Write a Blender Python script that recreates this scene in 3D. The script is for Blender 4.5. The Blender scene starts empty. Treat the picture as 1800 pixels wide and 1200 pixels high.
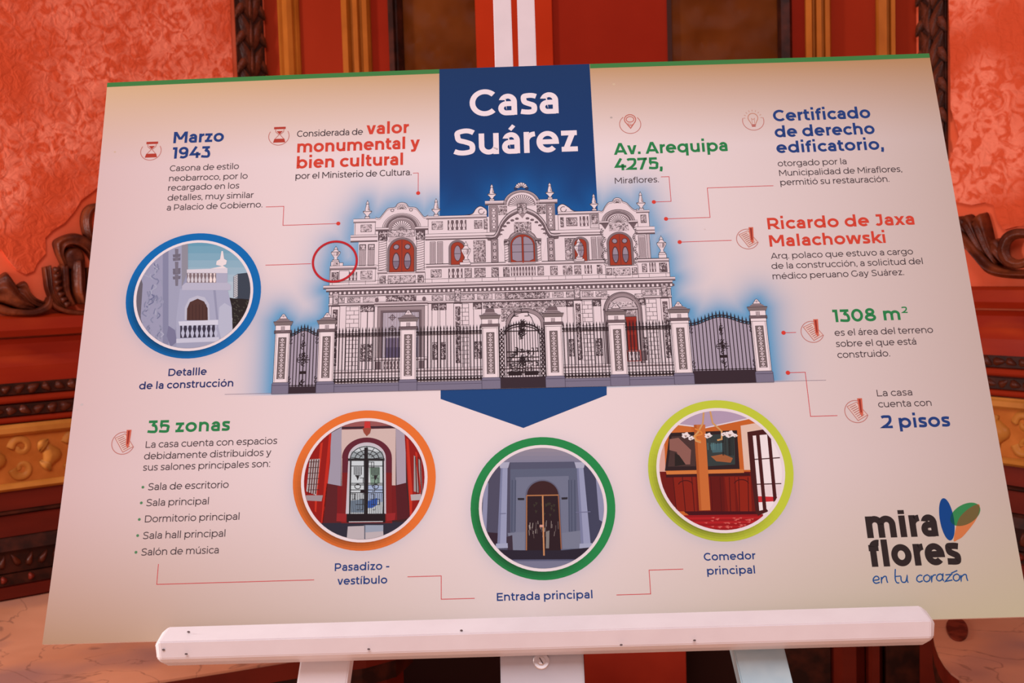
import bpy, bmesh, math, random
from mathutils import Vector, Matrix
from math import sin, cos, pi, radians

random.seed(7)
SC = bpy.context.scene
COL = SC.collection

# ------------------------------------------------------------------ camera
FPX = 2000.0                                  # focal length in pixels of the 1800 px wide frame
PITCH, ROLL = radians(4.0), radians(1.72)
CAM = Vector((0, 0, 1.5))
FWD = Vector((0, cos(PITCH), -sin(PITCH)))
_X0, _U0 = Vector((1, 0, 0)), Vector((0, sin(PITCH), cos(PITCH)))
RGT = _X0 * cos(ROLL) - _U0 * sin(ROLL)
UPV = _X0 * sin(ROLL) + _U0 * cos(ROLL)
cd = bpy.data.cameras.new('camera')
cam = bpy.data.objects.new('camera', cd)
COL.objects.link(cam)
cd.sensor_fit = 'HORIZONTAL'; cd.sensor_width = 36.0; cd.lens = FPX / 1800.0 * 36.0
cd.clip_start = 0.05; cd.clip_end = 50
cam.matrix_world = Matrix(((RGT.x, UPV.x, -FWD.x, CAM.x), (RGT.y, UPV.y, -FWD.y, CAM.y),
                           (RGT.z, UPV.z, -FWD.z, CAM.z), (0, 0, 0, 1)))
cd.dof.use_dof = True; cd.dof.focus_distance = 1.16; cd.dof.aperture_fstop = 13.0
SC.camera = cam

# ------------------------------------------------------------------ world, lights, exposure
wd = bpy.data.worlds.new('room_ambience'); SC.world = wd; wd.use_nodes = True
wd.node_tree.nodes['Background'].inputs[0].default_value = (1.0, 0.60, 0.56, 1)
wd.node_tree.nodes['Background'].inputs[1].default_value = 0.48


def area(name, loc, target, sx, sy, power, color):
    l = bpy.data.lights.new(name, 'AREA'); l.shape = 'RECTANGLE'; l.size = sx; l.size_y = sy
    l.energy = power; l.color = color
    o = bpy.data.objects.new(name, l); COL.objects.link(o); o.location = loc
    o.rotation_euler = (Vector(target) - Vector(loc)).to_track_quat('-Z', 'Y').to_euler()
    return o


area('overhead_light', (-0.25, -1.7, 4.0), (0.0, 1.2, 1.4), 2.0, 1.5, 79, (1.0, 0.92, 0.985))  # large light from above; its actual source is out of view
area('side_window_light', (-1.9, 1.22, 1.55), (-0.35, 0.95, 1.12), 0.3, 0.6, 30, (1.0, 0.88, 0.86))
SC.view_settings.view_transform = 'Standard'; SC.view_settings.look = 'None'
SC.view_settings.gamma = 1.0; SC.view_settings.use_curve_mapping = False
SC.view_settings.exposure = 0.0

# ------------------------------------------------------------------ helpers


def lin1(c):
    c /= 255.0
    return c / 12.92 if c <= 0.04045 else ((c + 0.055) / 1.055) ** 2.4


def lin(c):
    return tuple(lin1(x) for x in c)


def mix(a, b, t):
    return tuple(a[i] + (b[i] - a[i]) * t for i in range(3))


EB = (0.96, 0.77, 0.80)          # colour of the light on the board: print inks are picked under it


def ink(c, e=EB):
    l = lin(c)
    return tuple(min(0.93, l[i] / e[i]) for i in range(3))


def new_mat(name, color, rough=0.5, spec=0.3, metal=0.0):
    m = bpy.data.materials.new(name); m.use_nodes = True
    b = m.node_tree.nodes['Principled BSDF']
    b.inputs['Base Color'].default_value = (*color, 1)
    b.inputs['Roughness'].default_value = rough
    b.inputs['Specular IOR Level'].default_value = spec
    b.inputs['Metallic'].default_value = metal
    return m


def nd(m, t, **kw):
    n = m.node_tree.nodes.new(t)
    for k, v in kw.items():
        if k.startswith('i_'):
            key = k[2:]
            n.inputs[int(key) if key.isdigit() else key.replace('_', ' ')].default_value = v
        else:
            setattr(n, k, v)
    return n


def mottled(name, c1, c2, scale, lo, hi, rough=0.6, bump=0.0, bscale=None, distort=0.0, detail=3.0,
            stretch=(1, 1, 1), spec=0.06, bdist=0.01, c3=None, s3=2.0):
    m = new_mat(name, c1, rough, spec); nt = m.node_tree; b = nt.nodes['Principled BSDF']
    tc = nd(m, 'ShaderNodeTexCoord'); mp = nd(m, 'ShaderNodeMapping')
    mp.inputs['Scale'].default_value = stretch
    nt.links.new(tc.outputs['Object'], mp.inputs['Vector'])
    n = nd(m, 'ShaderNodeTexNoise', i_Scale=scale, i_Detail=detail, i_Distortion=distort)
    nt.links.new(mp.outputs[0], n.inputs['Vector'])
    r = nd(m, 'ShaderNodeValToRGB')
    r.color_ramp.elements[0].position = lo; r.color_ramp.elements[0].color = (*c1, 1)
    r.color_ramp.elements[1].position = hi; r.color_ramp.elements[1].color = (*c2, 1)
    nt.links.new(n.outputs['Fac'], r.inputs[0])
    out = r.outputs[0]
    if c3:
        n3 = nd(m, 'ShaderNodeTexNoise', i_Scale=s3, i_Detail=2.0)
        nt.links.new(mp.outputs[0], n3.inputs['Vector'])
        r3 = nd(m, 'ShaderNodeMapRange'); r3.inputs[1].default_value = .42; r3.inputs[2].default_value = .62
        nt.links.new(n3.outputs['Fac'], r3.inputs[0])
        mx = nd(m, 'ShaderNodeMix', data_type='RGBA')
        nt.links.new(r3.outputs[0], mx.inputs[0]); nt.links.new(out, mx.inputs[6])
        mx.inputs[7].default_value = (*c3, 1); out = mx.outputs[2]
    nt.links.new(out, b.inputs['Base Color'])
    if bump:
        bn = n
        if bscale:
            bn = nd(m, 'ShaderNodeTexNoise', i_Scale=bscale, i_Detail=4.0, i_Distortion=distort)
            nt.links.new(mp.outputs[0], bn.inputs['Vector'])
        bp = nd(m, 'ShaderNodeBump', i_Strength=bump, i_Distance=bdist)
        nt.links.new(bn.outputs['Fac'], bp.inputs['Height'])
        nt.links.new(bp.outputs[0], b.inputs['Normal'])
    return m


def link_mesh(name, verts, faces, mat, parent=None, smooth=False, matrix=None):
    me = bpy.data.meshes.new(name); me.from_pydata([tuple(v) for v in verts], [], faces)
    if mat: me.materials.append(mat)
    if smooth: me.polygons.foreach_set('use_smooth', [True] * len(me.polygons))
    o = bpy.data.objects.new(name, me); COL.objects.link(o)
    if parent: o.parent = parent
    if matrix is not None: o.matrix_world = matrix
    return o


def from_bm(name, bm, mat, parent=None, smooth=False):
    me = bpy.data.meshes.new(name); bmesh.ops.recalc_face_normals(bm, faces=bm.faces)
    bm.to_mesh(me); bm.free()
    if mat: me.materials.append(mat)
    if smooth: me.polygons.foreach_set('use_smooth', [True] * len(me.polygons))
    o = bpy.data.objects.new(name, me); COL.objects.link(o)
    if parent: o.parent = parent
    return o


def empty(name, matrix=None, loc=None, label=None, cat=None, group=None, kind=None):
    o = bpy.data.objects.new(name, None); COL.objects.link(o); o.empty_display_size = .05
    if matrix is not None: o.matrix_world = matrix
    if loc is not None: o.location = loc
    tag(o, label, cat, group, kind)
    return o


def tag(o, label=None, cat=None, group=None, kind=None):
    for k, v in (('label', label), ('category', cat), ('group', group), ('kind', kind)):
        if v: o[k] = v
    return o


def ray(px, py):
    return (FWD + RGT * ((px - 900) / FPX) - UPV * ((py - 600) / FPX))


# ------------------------------------------------------------------ room surfaces
# each wall is a vertical plane: origin O, run direction D, outward normal N (towards the room)


class Wall:
    def __init__(s, O, D, N):
        s.O, s.D, s.N = O, D.normalized(), N.normalized()
        s.M = Matrix(((s.D.x, 0, s.N.x, O.x), (s.D.y, 0, s.N.y, O.y), (0, 1, 0, 0), (0, 0, 0, 1)))

    def at(s, px, py, out=0.0):               # (run, height) of what stands at this spot of the photograph
        d = ray(px, py); t = ((s.O + s.N * out - CAM).dot(s.N)) / d.dot(s.N)
        p = CAM + d * t
        return (p - s.O).dot(s.D), p.z

    def depth(s, px, py):
        d = ray(px, py); return ((s.O - CAM).dot(s.N)) / d.dot(s.N)


ZM = 0.90                                      # height of the marble shelves


def on_level(px, py, z):
    d = ray(px, py); t = (z - CAM.z) / d.z
    return CAM + d * t


P0 = on_level(40, 1047, ZM); P0.z = 0
a = radians(54.5)
WL = Wall(P0, Vector((sin(a), cos(a), 0)), Vector((cos(a), -sin(a), 0)))
zg = WL.at(40, 742)[1]                         # height of the gilt rail, the same on both sides
P1 = on_level(1770, 697, zg); P1.z = 0
b_ = radians(35)
WR = Wall(P1, Vector((sin(b_), -cos(b_), 0)), Vector((-cos(b_), -sin(b_), 0)))
sL = WL.at(466, 60)[0]; sR = WR.at(1611, 60)[0]
CL = WL.O + WL.D * sL; CR = WR.O + WR.D * sR
dC = (CR - CL).normalized()
WC = Wall(CL, dC, Vector((dC.y, -dC.x, 0)))
print('wall joints', CL, CR, zg)

EW = (0.70, 0.60, 0.60)


def paint(c, k=1.0):
    l = lin(c); return tuple(min(.9, l[i] / EW[i] * k) for i in range(3))


M = {}
M['stucco'] = mottled('sponged_coral_stucco', paint((184, 68, 40)), paint((206, 104, 80)), 38, .40, .56, .62,
                      bump=.42, bscale=42, distort=1.6, detail=3.0, bdist=.012, c3=paint((178, 64, 36)), s3=5.0)
M['stucco_plain'] = mottled('plain_coral_plaster', paint((190, 74, 44)), paint((200, 86, 58)), 9, .4, .65, .55, bump=.1)
M['red'] = mottled('dark_red_paint', paint((120, 31, 13)), paint((131, 36, 17)), 6, .35, .7, .5, stretch=(1, .3, 1), spec=.02)
M['red_dark'] = mottled('deep_red_paint', paint((113, 24, 10)), paint((122, 28, 13)), 6, .35, .7, .5, spec=.02)
M['orange'] = mottled('vermilion_paint', paint((140, 34, 11)), paint((149, 39, 15)), 5, .35, .7, .5, spec=.02)
M['red_wood'] = mottled('streaked_red_varnish', paint((112, 23, 9)), paint((150, 47, 15)), 9, .40, .68, .34,
                        stretch=(.5, 2.2, 1), c3=paint((124, 28, 11)), s3=7, spec=.12)
M['maroon'] = mottled('maroon_varnish', paint((80, 21, 12)), paint((97, 27, 15)), 8, .35, .7, .35, stretch=(.5, 2, 1), spec=.12)
M['carved'] = mottled('dark_carved_wood', paint((58, 20, 10)), paint((110, 46, 22)), 22, .40, .72, .38, bump=.3,
                      bscale=60, spec=.2)
M['carved_dark'] = mottled('dark_walnut_carving', paint((40, 15, 8)), paint((92, 36, 17)), 26, .38, .7, .4, bump=.3, bscale=70, spec=.15)
M['carved_black'] = mottled('blackened_wood', paint((34, 14, 9)), paint((62, 24, 14)), 30, .4, .7, .4, spec=.12)
M['gold'] = mottled('dull_gilt', paint((148, 86, 32)), paint((166, 100, 42)), 16, .38, .66, .42, stretch=(1, .5, 1), bump=.08, spec=.12)
M['gold_trim'] = mottled('old_gilt_trim', paint((134, 68, 18)), paint((156, 84, 27)), 16, .38, .66, .45, stretch=(1, .5, 1), spec=.08)
M['gold_dark'] = mottled('gilt_in_recess', paint((150, 78, 28)), paint((168, 92, 38)), 20, .38, .66, .5)
M['black'] = new_mat('doorway_shade_and_black_trim', (.045, .018, .014), .6, .05)  # near-black colour stands in for unlit doorways; thin trim shares it


def leather_mat():
    m = mottled('tooled_brown_leather', paint((70, 28, 5)), paint((92, 42, 11)), 7, .35, .7, .42, spec=.04)
    nt = m.node_tree; b = nt.nodes['Principled BSDF']; tc = nd(m, 'ShaderNodeTexCoord')
    v = nd(m, 'ShaderNodeTexVoronoi', feature='SMOOTH_F1', i_Scale=24.0)
    nt.links.new(tc.outputs['Object'], v.inputs['Vector'])
    bp = nd(m, 'ShaderNodeBump', i_Strength=.8, i_Distance=.014)
    nt.links.new(v.outputs['Distance'], bp.inputs['Height']); nt.links.new(bp.outputs[0], b.inputs['Normal'])
    return m


M['leather'] = leather_mat()


def marble_mat():
    m = mottled('veined_pink_marble', paint((158, 98, 72)), paint((180, 118, 90)), 4, .3, .7, .28, distort=.8,
                spec=.3, c3=paint((130, 86, 76)), s3=5)
    nt = m.node_tree; b = nt.nodes['Principled BSDF']
    base = b.inputs['Base Color'].links[0].from_socket
    tc = nd(m, 'ShaderNodeTexCoord')
    w = nd(m, 'ShaderNodeTexNoise', i_Scale=4.5, i_Detail=4.0, i_Distortion=1.4)
    nt.links.new(tc.outputs['Object'], w.inputs['Vector'])
    s = nd(m, 'ShaderNodeMath', operation='SUBTRACT'); s.inputs[1].default_value = .5
    ab = nd(m, 'ShaderNodeMath', operation='ABSOLUTE')
    r = nd(m, 'ShaderNodeMapRange'); r.inputs[1].default_value = 0; r.inputs[2].default_value = .012
    r.inputs[3].default_value = .6; r.inputs[4].default_value = 0
    nt.links.new(w.outputs['Fac'], s.inputs[0]); nt.links.new(s.outputs[0], ab.inputs[0]); nt.links.new(ab.outputs[0], r.inputs[0])
    mx = nd(m, 'ShaderNodeMix', data_type='RGBA'); mx.inputs[7].default_value = (*paint((92, 58, 48)), 1)
    nt.links.new(r.outputs[0], mx.inputs[0]); nt.links.new(base, mx.inputs[6]); nt.links.new(mx.outputs[2], b.inputs['Base Color'])
    return m


M['marble'] = marble_mat()
M['oval'] = mottled('dark_polished_stone', paint((70, 22, 14)), paint((92, 32, 20)), 60, .4, .6, .25)
M['low_red'] = mottled('brightened_low_red', paint((140, 38, 24)), paint((156, 46, 28)), 6, .35, .7, .45)  # red set brighter to offset the shadow of the board here
M['floor'] = mottled('warm_bounce_floor', paint((196, 150, 128)), paint((212, 166, 142)), 4, .3, .7, .4, stretch=(6, .6, 1))  # floor out of view; pale colour picked to throw warm light upwards


def wall_box(name, wall, s0, s1, z0, z1, out0, out1, mat, parent, bev=0.0):
    bm = bmesh.new()
    vs = [bm.verts.new((s, z, o)) for o in (out0, out1) for s, z in ((s0, z0), (s1, z0), (s1, z1), (s0, z1))]
    for f in ((0, 3, 2, 1), (4, 5, 6, 7), (0, 1, 5, 4), (1, 2, 6, 5), (2, 3, 7, 6), (3, 0, 4, 7)):
        bm.faces.new([vs[i] for i in f])
    if bev: bmesh.ops.bevel(bm, geom=list(bm.edges), offset=bev, segments=2, affect='EDGES')
    return from_bm(name, bm, mat, parent)


def moulding(name, wall_unused, s0, s1, prof, mat, parent, vertical=False):
    # prof: (across, out) points swept along the run (or up the wall when vertical)
    n = len(prof); vs = []
    for e in (s0, s1):
        for a_, o_ in prof:
            vs.append((a_, e, o_) if vertical else (e, a_, o_))
    fs = [(i, i + 1, n + i + 1, n + i) for i in range(n - 1)]
    fs += [tuple(range(n)), tuple(range(2 * n - 1, n - 1, -1))]
    return link_mesh(name, vs, fs, mat, parent)


def round_prof(a0, a1, o0, o1, n=7):
    return [(a0, o0)] + [(a0 + (a1 - a0) * (.5 - .5 * cos(pi * i / n)), o0 + (o1 - o0) * sin(pi * i / n) ** .7) for i in range(1, n)] + [(a1, o0)]


def catmull(P, n=8, closed=False):
    out = []; L = len(P)
    rng = range(L if closed else L - 1)
    for i in rng:
        if closed: p0, p1, p2, p3 = P[i - 1], P[i], P[(i + 1) % L], P[(i + 2) % L]
        else: p0, p1, p2, p3 = P[max(i - 1, 0)], P[i], P[i + 1], P[min(i + 2, L - 1)]
        for k in range(n):
            t = k / n
            out.append(tuple(.5 * ((2 * p1[j]) + (-p0[j] + p2[j]) * t + (2 * p0[j] - 5 * p1[j] + 4 * p2[j] - p3[j]) * t * t
                                   + (-p0[j] + 3 * p1[j] - 3 * p2[j] + p3[j]) * t ** 3) for j in range(len(p1))))
    if not closed: out.append(tuple(P[-1]))
    return out


def carved_sweep(name, pts, mat, parent, flat=.75, ridges=5, nseg=7, ring=20):
    """pts: (s, z, out, radius) along a carved stem; a fluted, tapering body"""
    C = catmull(pts, nseg); vs = []; fs = []
    for i, c in enumerate(C):
        q0 = C[max(i - 1, 0)]; q1 = C[min(i + 1, len(C) - 1)]
        d = Vector((q1[0] - q0[0], q1[1] - q0[1], 0))
        if d.length < 1e-9: d = Vector((1, 0, 0))
        d.normalize(); nrm = Vector((-d.y, d.x, 0))
        for k in range(ring):
            t = 2 * pi * k / ring
            r = c[3] * (1 + .12 * cos(ridges * t))
            vs.append((c[0] + nrm.x * cos(t) * r, c[1] + nrm.y * cos(t) * r, c[2] + sin(t) * r * flat))
    for i in range(len(C) - 1):
        for k in range(ring):
            a_ = i * ring + k; b2 = i * ring + (k + 1) % ring
            fs.append((a_, b2, b2 + ring, a_ + ring))
    fs.append(tuple(range(ring))[::-1]); fs.append(tuple(range((len(C) - 1) * ring, len(C) * ring)))
    return link_mesh(name, vs, fs, mat, parent, smooth=True)


def px_curve(wall, pts, out, kr=1.0):
    res = []
    for p in pts:
        s, z = wall.at(p[0], p[1]); r = p[2] * wall.depth(p[0], p[1]) / FPX * kr
        res.append((s, z, out, r))
    return res


# ---- the two angled side walls
def zb(py): return WL.at(40, py)[1]


Z = {k: zb(v) for k, v in dict(top=553, g1=590, g2=594, r1=671, r1b=691, r2=709, r2b=728, gt=743, gt2=762, gb2=845,
                               gb=858, d1=892, d1b=900, d2=938, d3=960, d4=1000, d5=1020, mar=1047).items()}
ZTOP = 3.1


def build_side(tagname, wall, s0, s1, sgn):
    root = tag(empty(tagname, wall.M), kind='structure', label='coral sponged wall over red, gilt and carved timber bands, %s of the panel board'
               % ('left' if sgn < 0 else 'right'))
    wall_box('backing', wall, s0, s1, Z['top'] - .05, ZTOP, -.10, 0, M['stucco_plain'], root)
    wall_box('backing', wall, s0, s1, 0, Z['top'] - .05, -.10, 0, M['maroon'], root)
    # timber bands from the top down
    moulding('cornice_rail', wall, s0, s1, [(Z['g1'], 0), (Z['g1'], .020), (Z['g1'] + .012, .026), (Z['top'] - .006, .022), (Z['top'], .014), (Z['top'], 0)], M['red_wood'], root)
    moulding('timber_band', wall, s0, s1, [(Z['r1'], 0), (Z['r1'], .010), (Z['r1'] + .03, .010), (Z['r1'] + .05, .004), (Z['g2'] - .01, .006), (Z['g2'], .012), (Z['g2'], 0)], M['red_wood'], root)
    for (t, b2) in (('r1', 'r1b'), ('r2', 'r2b')):
        moulding('carved_band', wall, s0, s1, [(Z[b2], 0), (Z[b2], .012), (Z[t], .012), (Z[t], 0)], M['carved_black'], root)
    moulding('red_fillet', wall, s0, s1, round_prof(Z['r2'] + .001, Z['r1b'] - .001, 0, .012), M['red'], root)
    moulding('red_fillet', wall, s0, s1, round_prof(Z['gt'] + .001, Z['r2b'] - .001, 0, .010), M['red'], root)
    moulding('gilt_rail', wall, s0, s1, [(Z['gt2'], 0), (Z['gt2'], .012), (Z['gt2'] + .005, .018), (Z['gt'] - .006, .018), (Z['gt'] - .003, .013), (Z['gt'], .012), (Z['gt'], 0)], M['gold'], root)
    moulding('gilt_rail', wall, s0, s1, [(Z['gb'], 0), (Z['gb'], .014), (Z['gb'] + .005, .020), (Z['gb2'] - .003, .016), (Z['gb2'], .010), (Z['gb2'], 0)], M['gold'], root)
    wall_box('frieze', wall, s0, s1, Z['gb2'], Z['gt2'], 0, .006, M['gold_dark'], root)
    wall_box('maroon_board', wall, s0, s1, Z['d1'], Z['gb'] - .001, 0, .008, M['maroon'], root)
    moulding('dark_bead', wall, s0, s1, round_prof(Z['d1b'], Z['d1'] - .001, 0, .016), M['carved_black'], root)
    wall_box('maroon_board', wall, s0, s1, Z['d2'], Z['d1b'] - .001, 0, .008, M['maroon'], root)
    moulding('dark_moulding', wall, s0, s1, [(Z['d3'], 0), (Z['d3'], .022), (Z['d2'] - .006, .016), (Z['d2'] - .001, .012), (Z['d2'] - .001, 0)], M['carved_black'], root)
    wall_box('carved_band', wall, s0, s1, Z['d4'], Z['d3'] - .001, 0, .012, M['carved_black'], root)
    wall_box('carved_band', wall, s0, s1, Z['d5'], Z['d4'] - .002, 0, .018, M['carved_black'], root)
    wall_box('maroon_board', wall, s0, s1, ZM, Z['d5'] - .001, 0, .014, M['maroon'], root, .003)
    return root


sL0 = WL.at(-700, 900)[0]
wall_left = build_side('wall_left', WL, sL0, sL, -1)
sR1 = WR.at(2500, 700)[0]
wall_right = build_side('wall_right', WR, sR, sR1, 1)

# carved beads and leaves on the bands, shared meshes
def bead_mesh(name, rx, ry, rz, mat, n=10, m=6):
    vs, fs = [], []
    for i in range(m + 1):
        th = pi / 2 * i / m
        for k in range(n):
            ph = 2 * pi * k / n; w = 1 + .18 * cos(3 * ph)
            vs.append((rx * cos(ph) * cos(th) * w, ry * sin(ph) * cos(th) * w, rz * sin(th)))
    for i in range(m):
        for k in range(n):
            fs.append((i * n + k, i * n + (k + 1) % n, (i + 1) * n + (k + 1) % n, (i + 1) * n + k))
    me = bpy.data.meshes.new(name); me.from_pydata(vs, [], fs); me.materials.append(mat)
    me.polygons.foreach_set('use_smooth', [True] * len(me.polygons))
    return me


ME_B = bead_mesh('bead', .0115, .0085, .010, M['carved'])
ME_D = bead_mesh('boss', .006, .007, .009, M['maroon'])


def leaf_mesh(name, mat, L=.05, Wd=.02):
    vs, fs = [], []; n = 8
    for i in range(n + 1):
        t = i / n; w = Wd * sin(pi * min(1, t * .92 + .06)) ** .8; z = .010 * sin(pi * t) + .002
        for k, e in enumerate((-1, -.5, 0, .5, 1)):
            vs.append((e * w + .004 * sin(3 * t), -t * L, z * (1 - e * e * .8) + (.004 if abs(e) == .5 else 0) + (-.003 if e == 0 else 0)))
    for i in range(n):
        for k in range(4):
            a_ = i * 5 + k; fs.append((a_, a_ + 1, a_ + 6, a_ + 5))
    me = bpy.data.meshes.new(name); me.from_pydata(vs, [], fs); me.materials.append(mat)
    me.polygons.foreach_set('use_smooth', [True] * len(me.polygons))
    return me


ME_L = leaf_mesh('leaf', M['carved_dark'], .062, .019)
ME_S = bead_mesh('bead', .0105, .0065, .007, M['carved_dark'])


def put(name, me, parent, x, y, z, rot=0, sc=(1, 1, 1)):
    o = bpy.data.objects.new(name, me); COL.objects.link(o); o.parent = parent
    o.location = (x, y, z); o.rotation_euler = (0, 0, rot); o.scale = sc
    return o


def deck_bands(root, wall, x0, x1, pyy):
    a0 = wall.at(x0, pyy)[0]; a1 = wall.at(x1, pyy)[0]
    s = a0; i = 0
    while s < a1:
        for (t, b2) in (('r1', 'r1b'), ('r2', 'r2b')):
            put('carved_leaf', ME_B, root, s + (.008 if t == 'r2' else 0), (Z[t] + Z[b2]) / 2, .011, random.uniform(-.8, .8), (random.uniform(.8, 1.1), random.uniform(.75, 1.0), random.uniform(.6, 1)))
        put('carved_leaf', ME_B, root, s, (Z['d3'] + Z['d4']) / 2 + random.uniform(-.004, .004), .011, random.uniform(-.6, .6) + pi / 2, (1.2, .7, .8))
        if i % 2 == 0: put('boss', ME_D, root, s, (Z['d4'] + Z['d5']) / 2, .017, 0, (1, 1, 1))
        s += .024; i += 1


deck_bands(wall_left, WL, -400, 145, 700)
deck_bands(wall_right, WR, 1720, 2150, 650)

# gilt frieze scrolls
def frieze_scrolls(root, wall, x0, x1, pyy):
    a0 = wall.at(x0, pyy)[0]; a1 = wall.at(x1, pyy)[0]
    zc = (Z['gt2'] + Z['gb2']) / 2; hh = (Z['gt2'] - Z['gb2']) / 2
    s = a0; k = 0
    while s < a1:
        for sg in (1, -1):
            P = []
            for i in range(9):
                t = i / 8; ang = t * 2.1 * pi; r = hh * .42 * (1 - .75 * t)
                P.append((s + .020 - r * cos(ang), zc + sg * (hh * .45 + r * sin(ang)), .004, .0085 - .0035 * t))
            carved_sweep('scroll', P, M['gold'], root, .8, 3, 4, 12)
            put('leaf', ME_G, root, s + .052, zc + sg * hh * .2, .006, sg * .9 + pi / 2, (.9, .8, 1))
        put('rosette', ME_R, root, s + .072, zc, .006, 0, (1, 1, 1))
        s += .098; k += 1


ME_G = leaf_mesh('gilt_leaf', M['gold'], .034, .010)
ME_R = bead_mesh('rosette', .017, .022, .012, M['gold'], 16, 6)
frieze_scrolls(wall_left, WL, -430, 145, 800)
frieze_scrolls(wall_right, WR, 1700, 2160, 760)


# sponged stucco fields, slightly proud of a plain margin
def stucco_panel(root, wall, outline, name='stucco_panel'):
    pts = [wall.at(x, y) for x, y in outline]
    bm = bmesh.new(); top = [bm.verts.new((s, z, .007)) for s, z in pts]; bot = [bm.verts.new((s, z, 0)) for s, z in pts]
    bm.faces.new(top)
    for i in range(len(pts)):
        j = (i + 1) % len(pts); bm.faces.new((bot[i], bot[j], top[j], top[i]))
    return from_bm(name, bm, M['stucco'], root)


stucco_panel(wall_left, WL, [(-690, -500), (386, -500), (404, 60), (408, 150), (410, 280), (240, 300), (185, 318), (160, 338), (141, 352), (129, 372), (112, 392), (92, 404),
                             (78, 418), (79, 445), (64, 462), (58, 476), (44, 482), (28, 474), (14, 458), (2, 440), (-30, 420), (-100, 430), (-690, 430)])
stucco_panel(wall_right, WR, [(1660, -420), (2480, -420), (2480, 380), (1900, 392), (1830, 395), (1790, 398), (1768, 404), (1757, 388), (1750, 360),
                              (1735, 356), (1712, 360), (1690, 356), (1670, 352), (1664, 300), (1690, 240), (1675, 190), (1674, 100)])

# carved scroll ornaments standing on the cornice: leaves lofted between two rails
def leaf_patch(name, wall, A_, B_, h, base, parent, ridges=2, n=6, m=14, amp=.16, hollow=0.0):
    CA, CB_ = catmull(A_, n), catmull(B_, n); L = min(len(CA), len(CB_)); vs = []; fs = []
    for i in range(L):
        a0 = wall.at(*CA[i]); b0 = wall.at(*CB_[i]); t = i / (L - 1)
        for k in range(m + 1):
            u = k / m; e = sin(pi * u) ** .55
            z = base + h * e * (.45 + .55 * sin(pi * (.08 + .84 * t)) ** .6) * (1 + amp * cos(2 * pi * ridges * u)) - hollow * h * sin(pi * u) ** 3
            vs.append((a0[0] + (b0[0] - a0[0]) * u, a0[1] + (b0[1] - a0[1]) * u, z if 0 < k < m else 0))
    w = m + 1
    for i in range(L - 1):
        for k in range(m): fs.append((i * w + k, i * w + k + 1, (i + 1) * w + k + 1, (i + 1) * w + k))
        fs.append((i * w + m, i * w, (i + 1) * w, (i + 1) * w + m))
    fs.append(tuple(range(w))[::-1]); fs.append(tuple(range((L - 1) * w, L * w)))
    return link_mesh(name, vs, fs, M['carved'], parent, smooth=True)


orn = empty('carved_scroll', WL.M, label='dark carved shell and ribbon ornament rising on the left cornice against the board edge', cat='ornament')
for nm, A_, B_, h, base, rd, hol in [
    ('ribbon', [(174, 357), (156, 359), (144, 370), (140, 388), (143, 408), (150, 425), (162, 442)], [(174, 367), (166, 371), (160, 379), (159, 392), (161, 404), (166, 414), (174, 424)], .018, .008, 2, 0),
    ('ribbon', [(174, 432), (141, 412), (118, 411), (93, 423), (94, 440), (100, 455), (108, 470)], [(174, 500), (156, 456), (142, 438), (124, 431), (111, 435), (108, 448), (114, 464)], .024, .010, 1, .2),
    ('volute', [(104, 466), (105, 449), (114, 436), (130, 434)], [(146, 482), (148, 470), (148, 456), (142, 442)], .020, .004, 1, 0),
    ('leaf', [(73, 470), (75, 490), (78, 510), (88, 532), (106, 548)], [(88, 466), (89, 488), (91, 508), (98, 524), (114, 538)], .022, .006, 1, .3),
    ('flute', [(102, 466), (103, 490), (106, 514), (118, 538)], [(119, 466), (119, 490), (121, 514), (131, 535)], .022, .006, 1, 0),
    ('flute', [(121, 458), (121, 488), (123, 512), (132, 534)], [(146, 458), (147, 488), (148, 512), (152, 534)], .026, .008, 2, 0),
    ('flute', [(148, 470), (149, 495), (152, 520), (158, 540)], [(172, 470), (172, 495), (172, 520), (172, 540)], .020, .006, 2, 0),
    ('rim', [(84, 518), (92, 532), (112, 541), (136, 545), (165, 546)], [(80, 524), (90, 542), (112, 551), (136, 554), (165, 554)], .016, .012, 1, 0)]:
    leaf_patch(nm, WL, A_, B_, h, base, orn, rd, hollow=hol)
ME_O = bead_mesh('bead', .0075, .0060, .009, M['carved'], 12, 6)
for (x, y) in ((94, 474), (95, 485), (96, 496), (98, 507), (102, 517), (107, 526), (113, 534)):
    s_, z_ = WL.at(x, y); put('bead', ME_O, orn, s_, z_, .020, .3)
orn2 = empty('carved_scroll', WL.M, label='dark carved acanthus leaf curling along the cornice at the far left edge', cat='ornament')
for nm, A_, B_, h, base, rd, hol in [
    ('leaf', [(-16, 496), (8, 478), (20, 490), (32, 511), (54, 532)], [(-26, 536), (-4, 534), (12, 538), (34, 545), (62, 546)], .030, .004, 2, .25),
    ('leaf', [(28, 500), (43, 494), (51, 512), (62, 523), (76, 529)], [(27, 514), (38, 526), (48, 534), (61, 540), (74, 541)], .022, .006, 1, .3),
    ('stem', [(-30, 522), (5, 537), (30, 542), (55, 542), (74, 532), (80, 522)], [(-30, 540), (5, 553), (35, 555), (62, 554), (85, 545), (90, 526)], .020, .012, 1, 0)]:
    leaf_patch(nm, WL, A_, B_, h, base, orn2, rd, hollow=hol)
orn3 = empty('carved_scroll', WR.M, label='dark carved leaf scroll with a rolled volute on the right cornice', cat='ornament')
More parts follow.
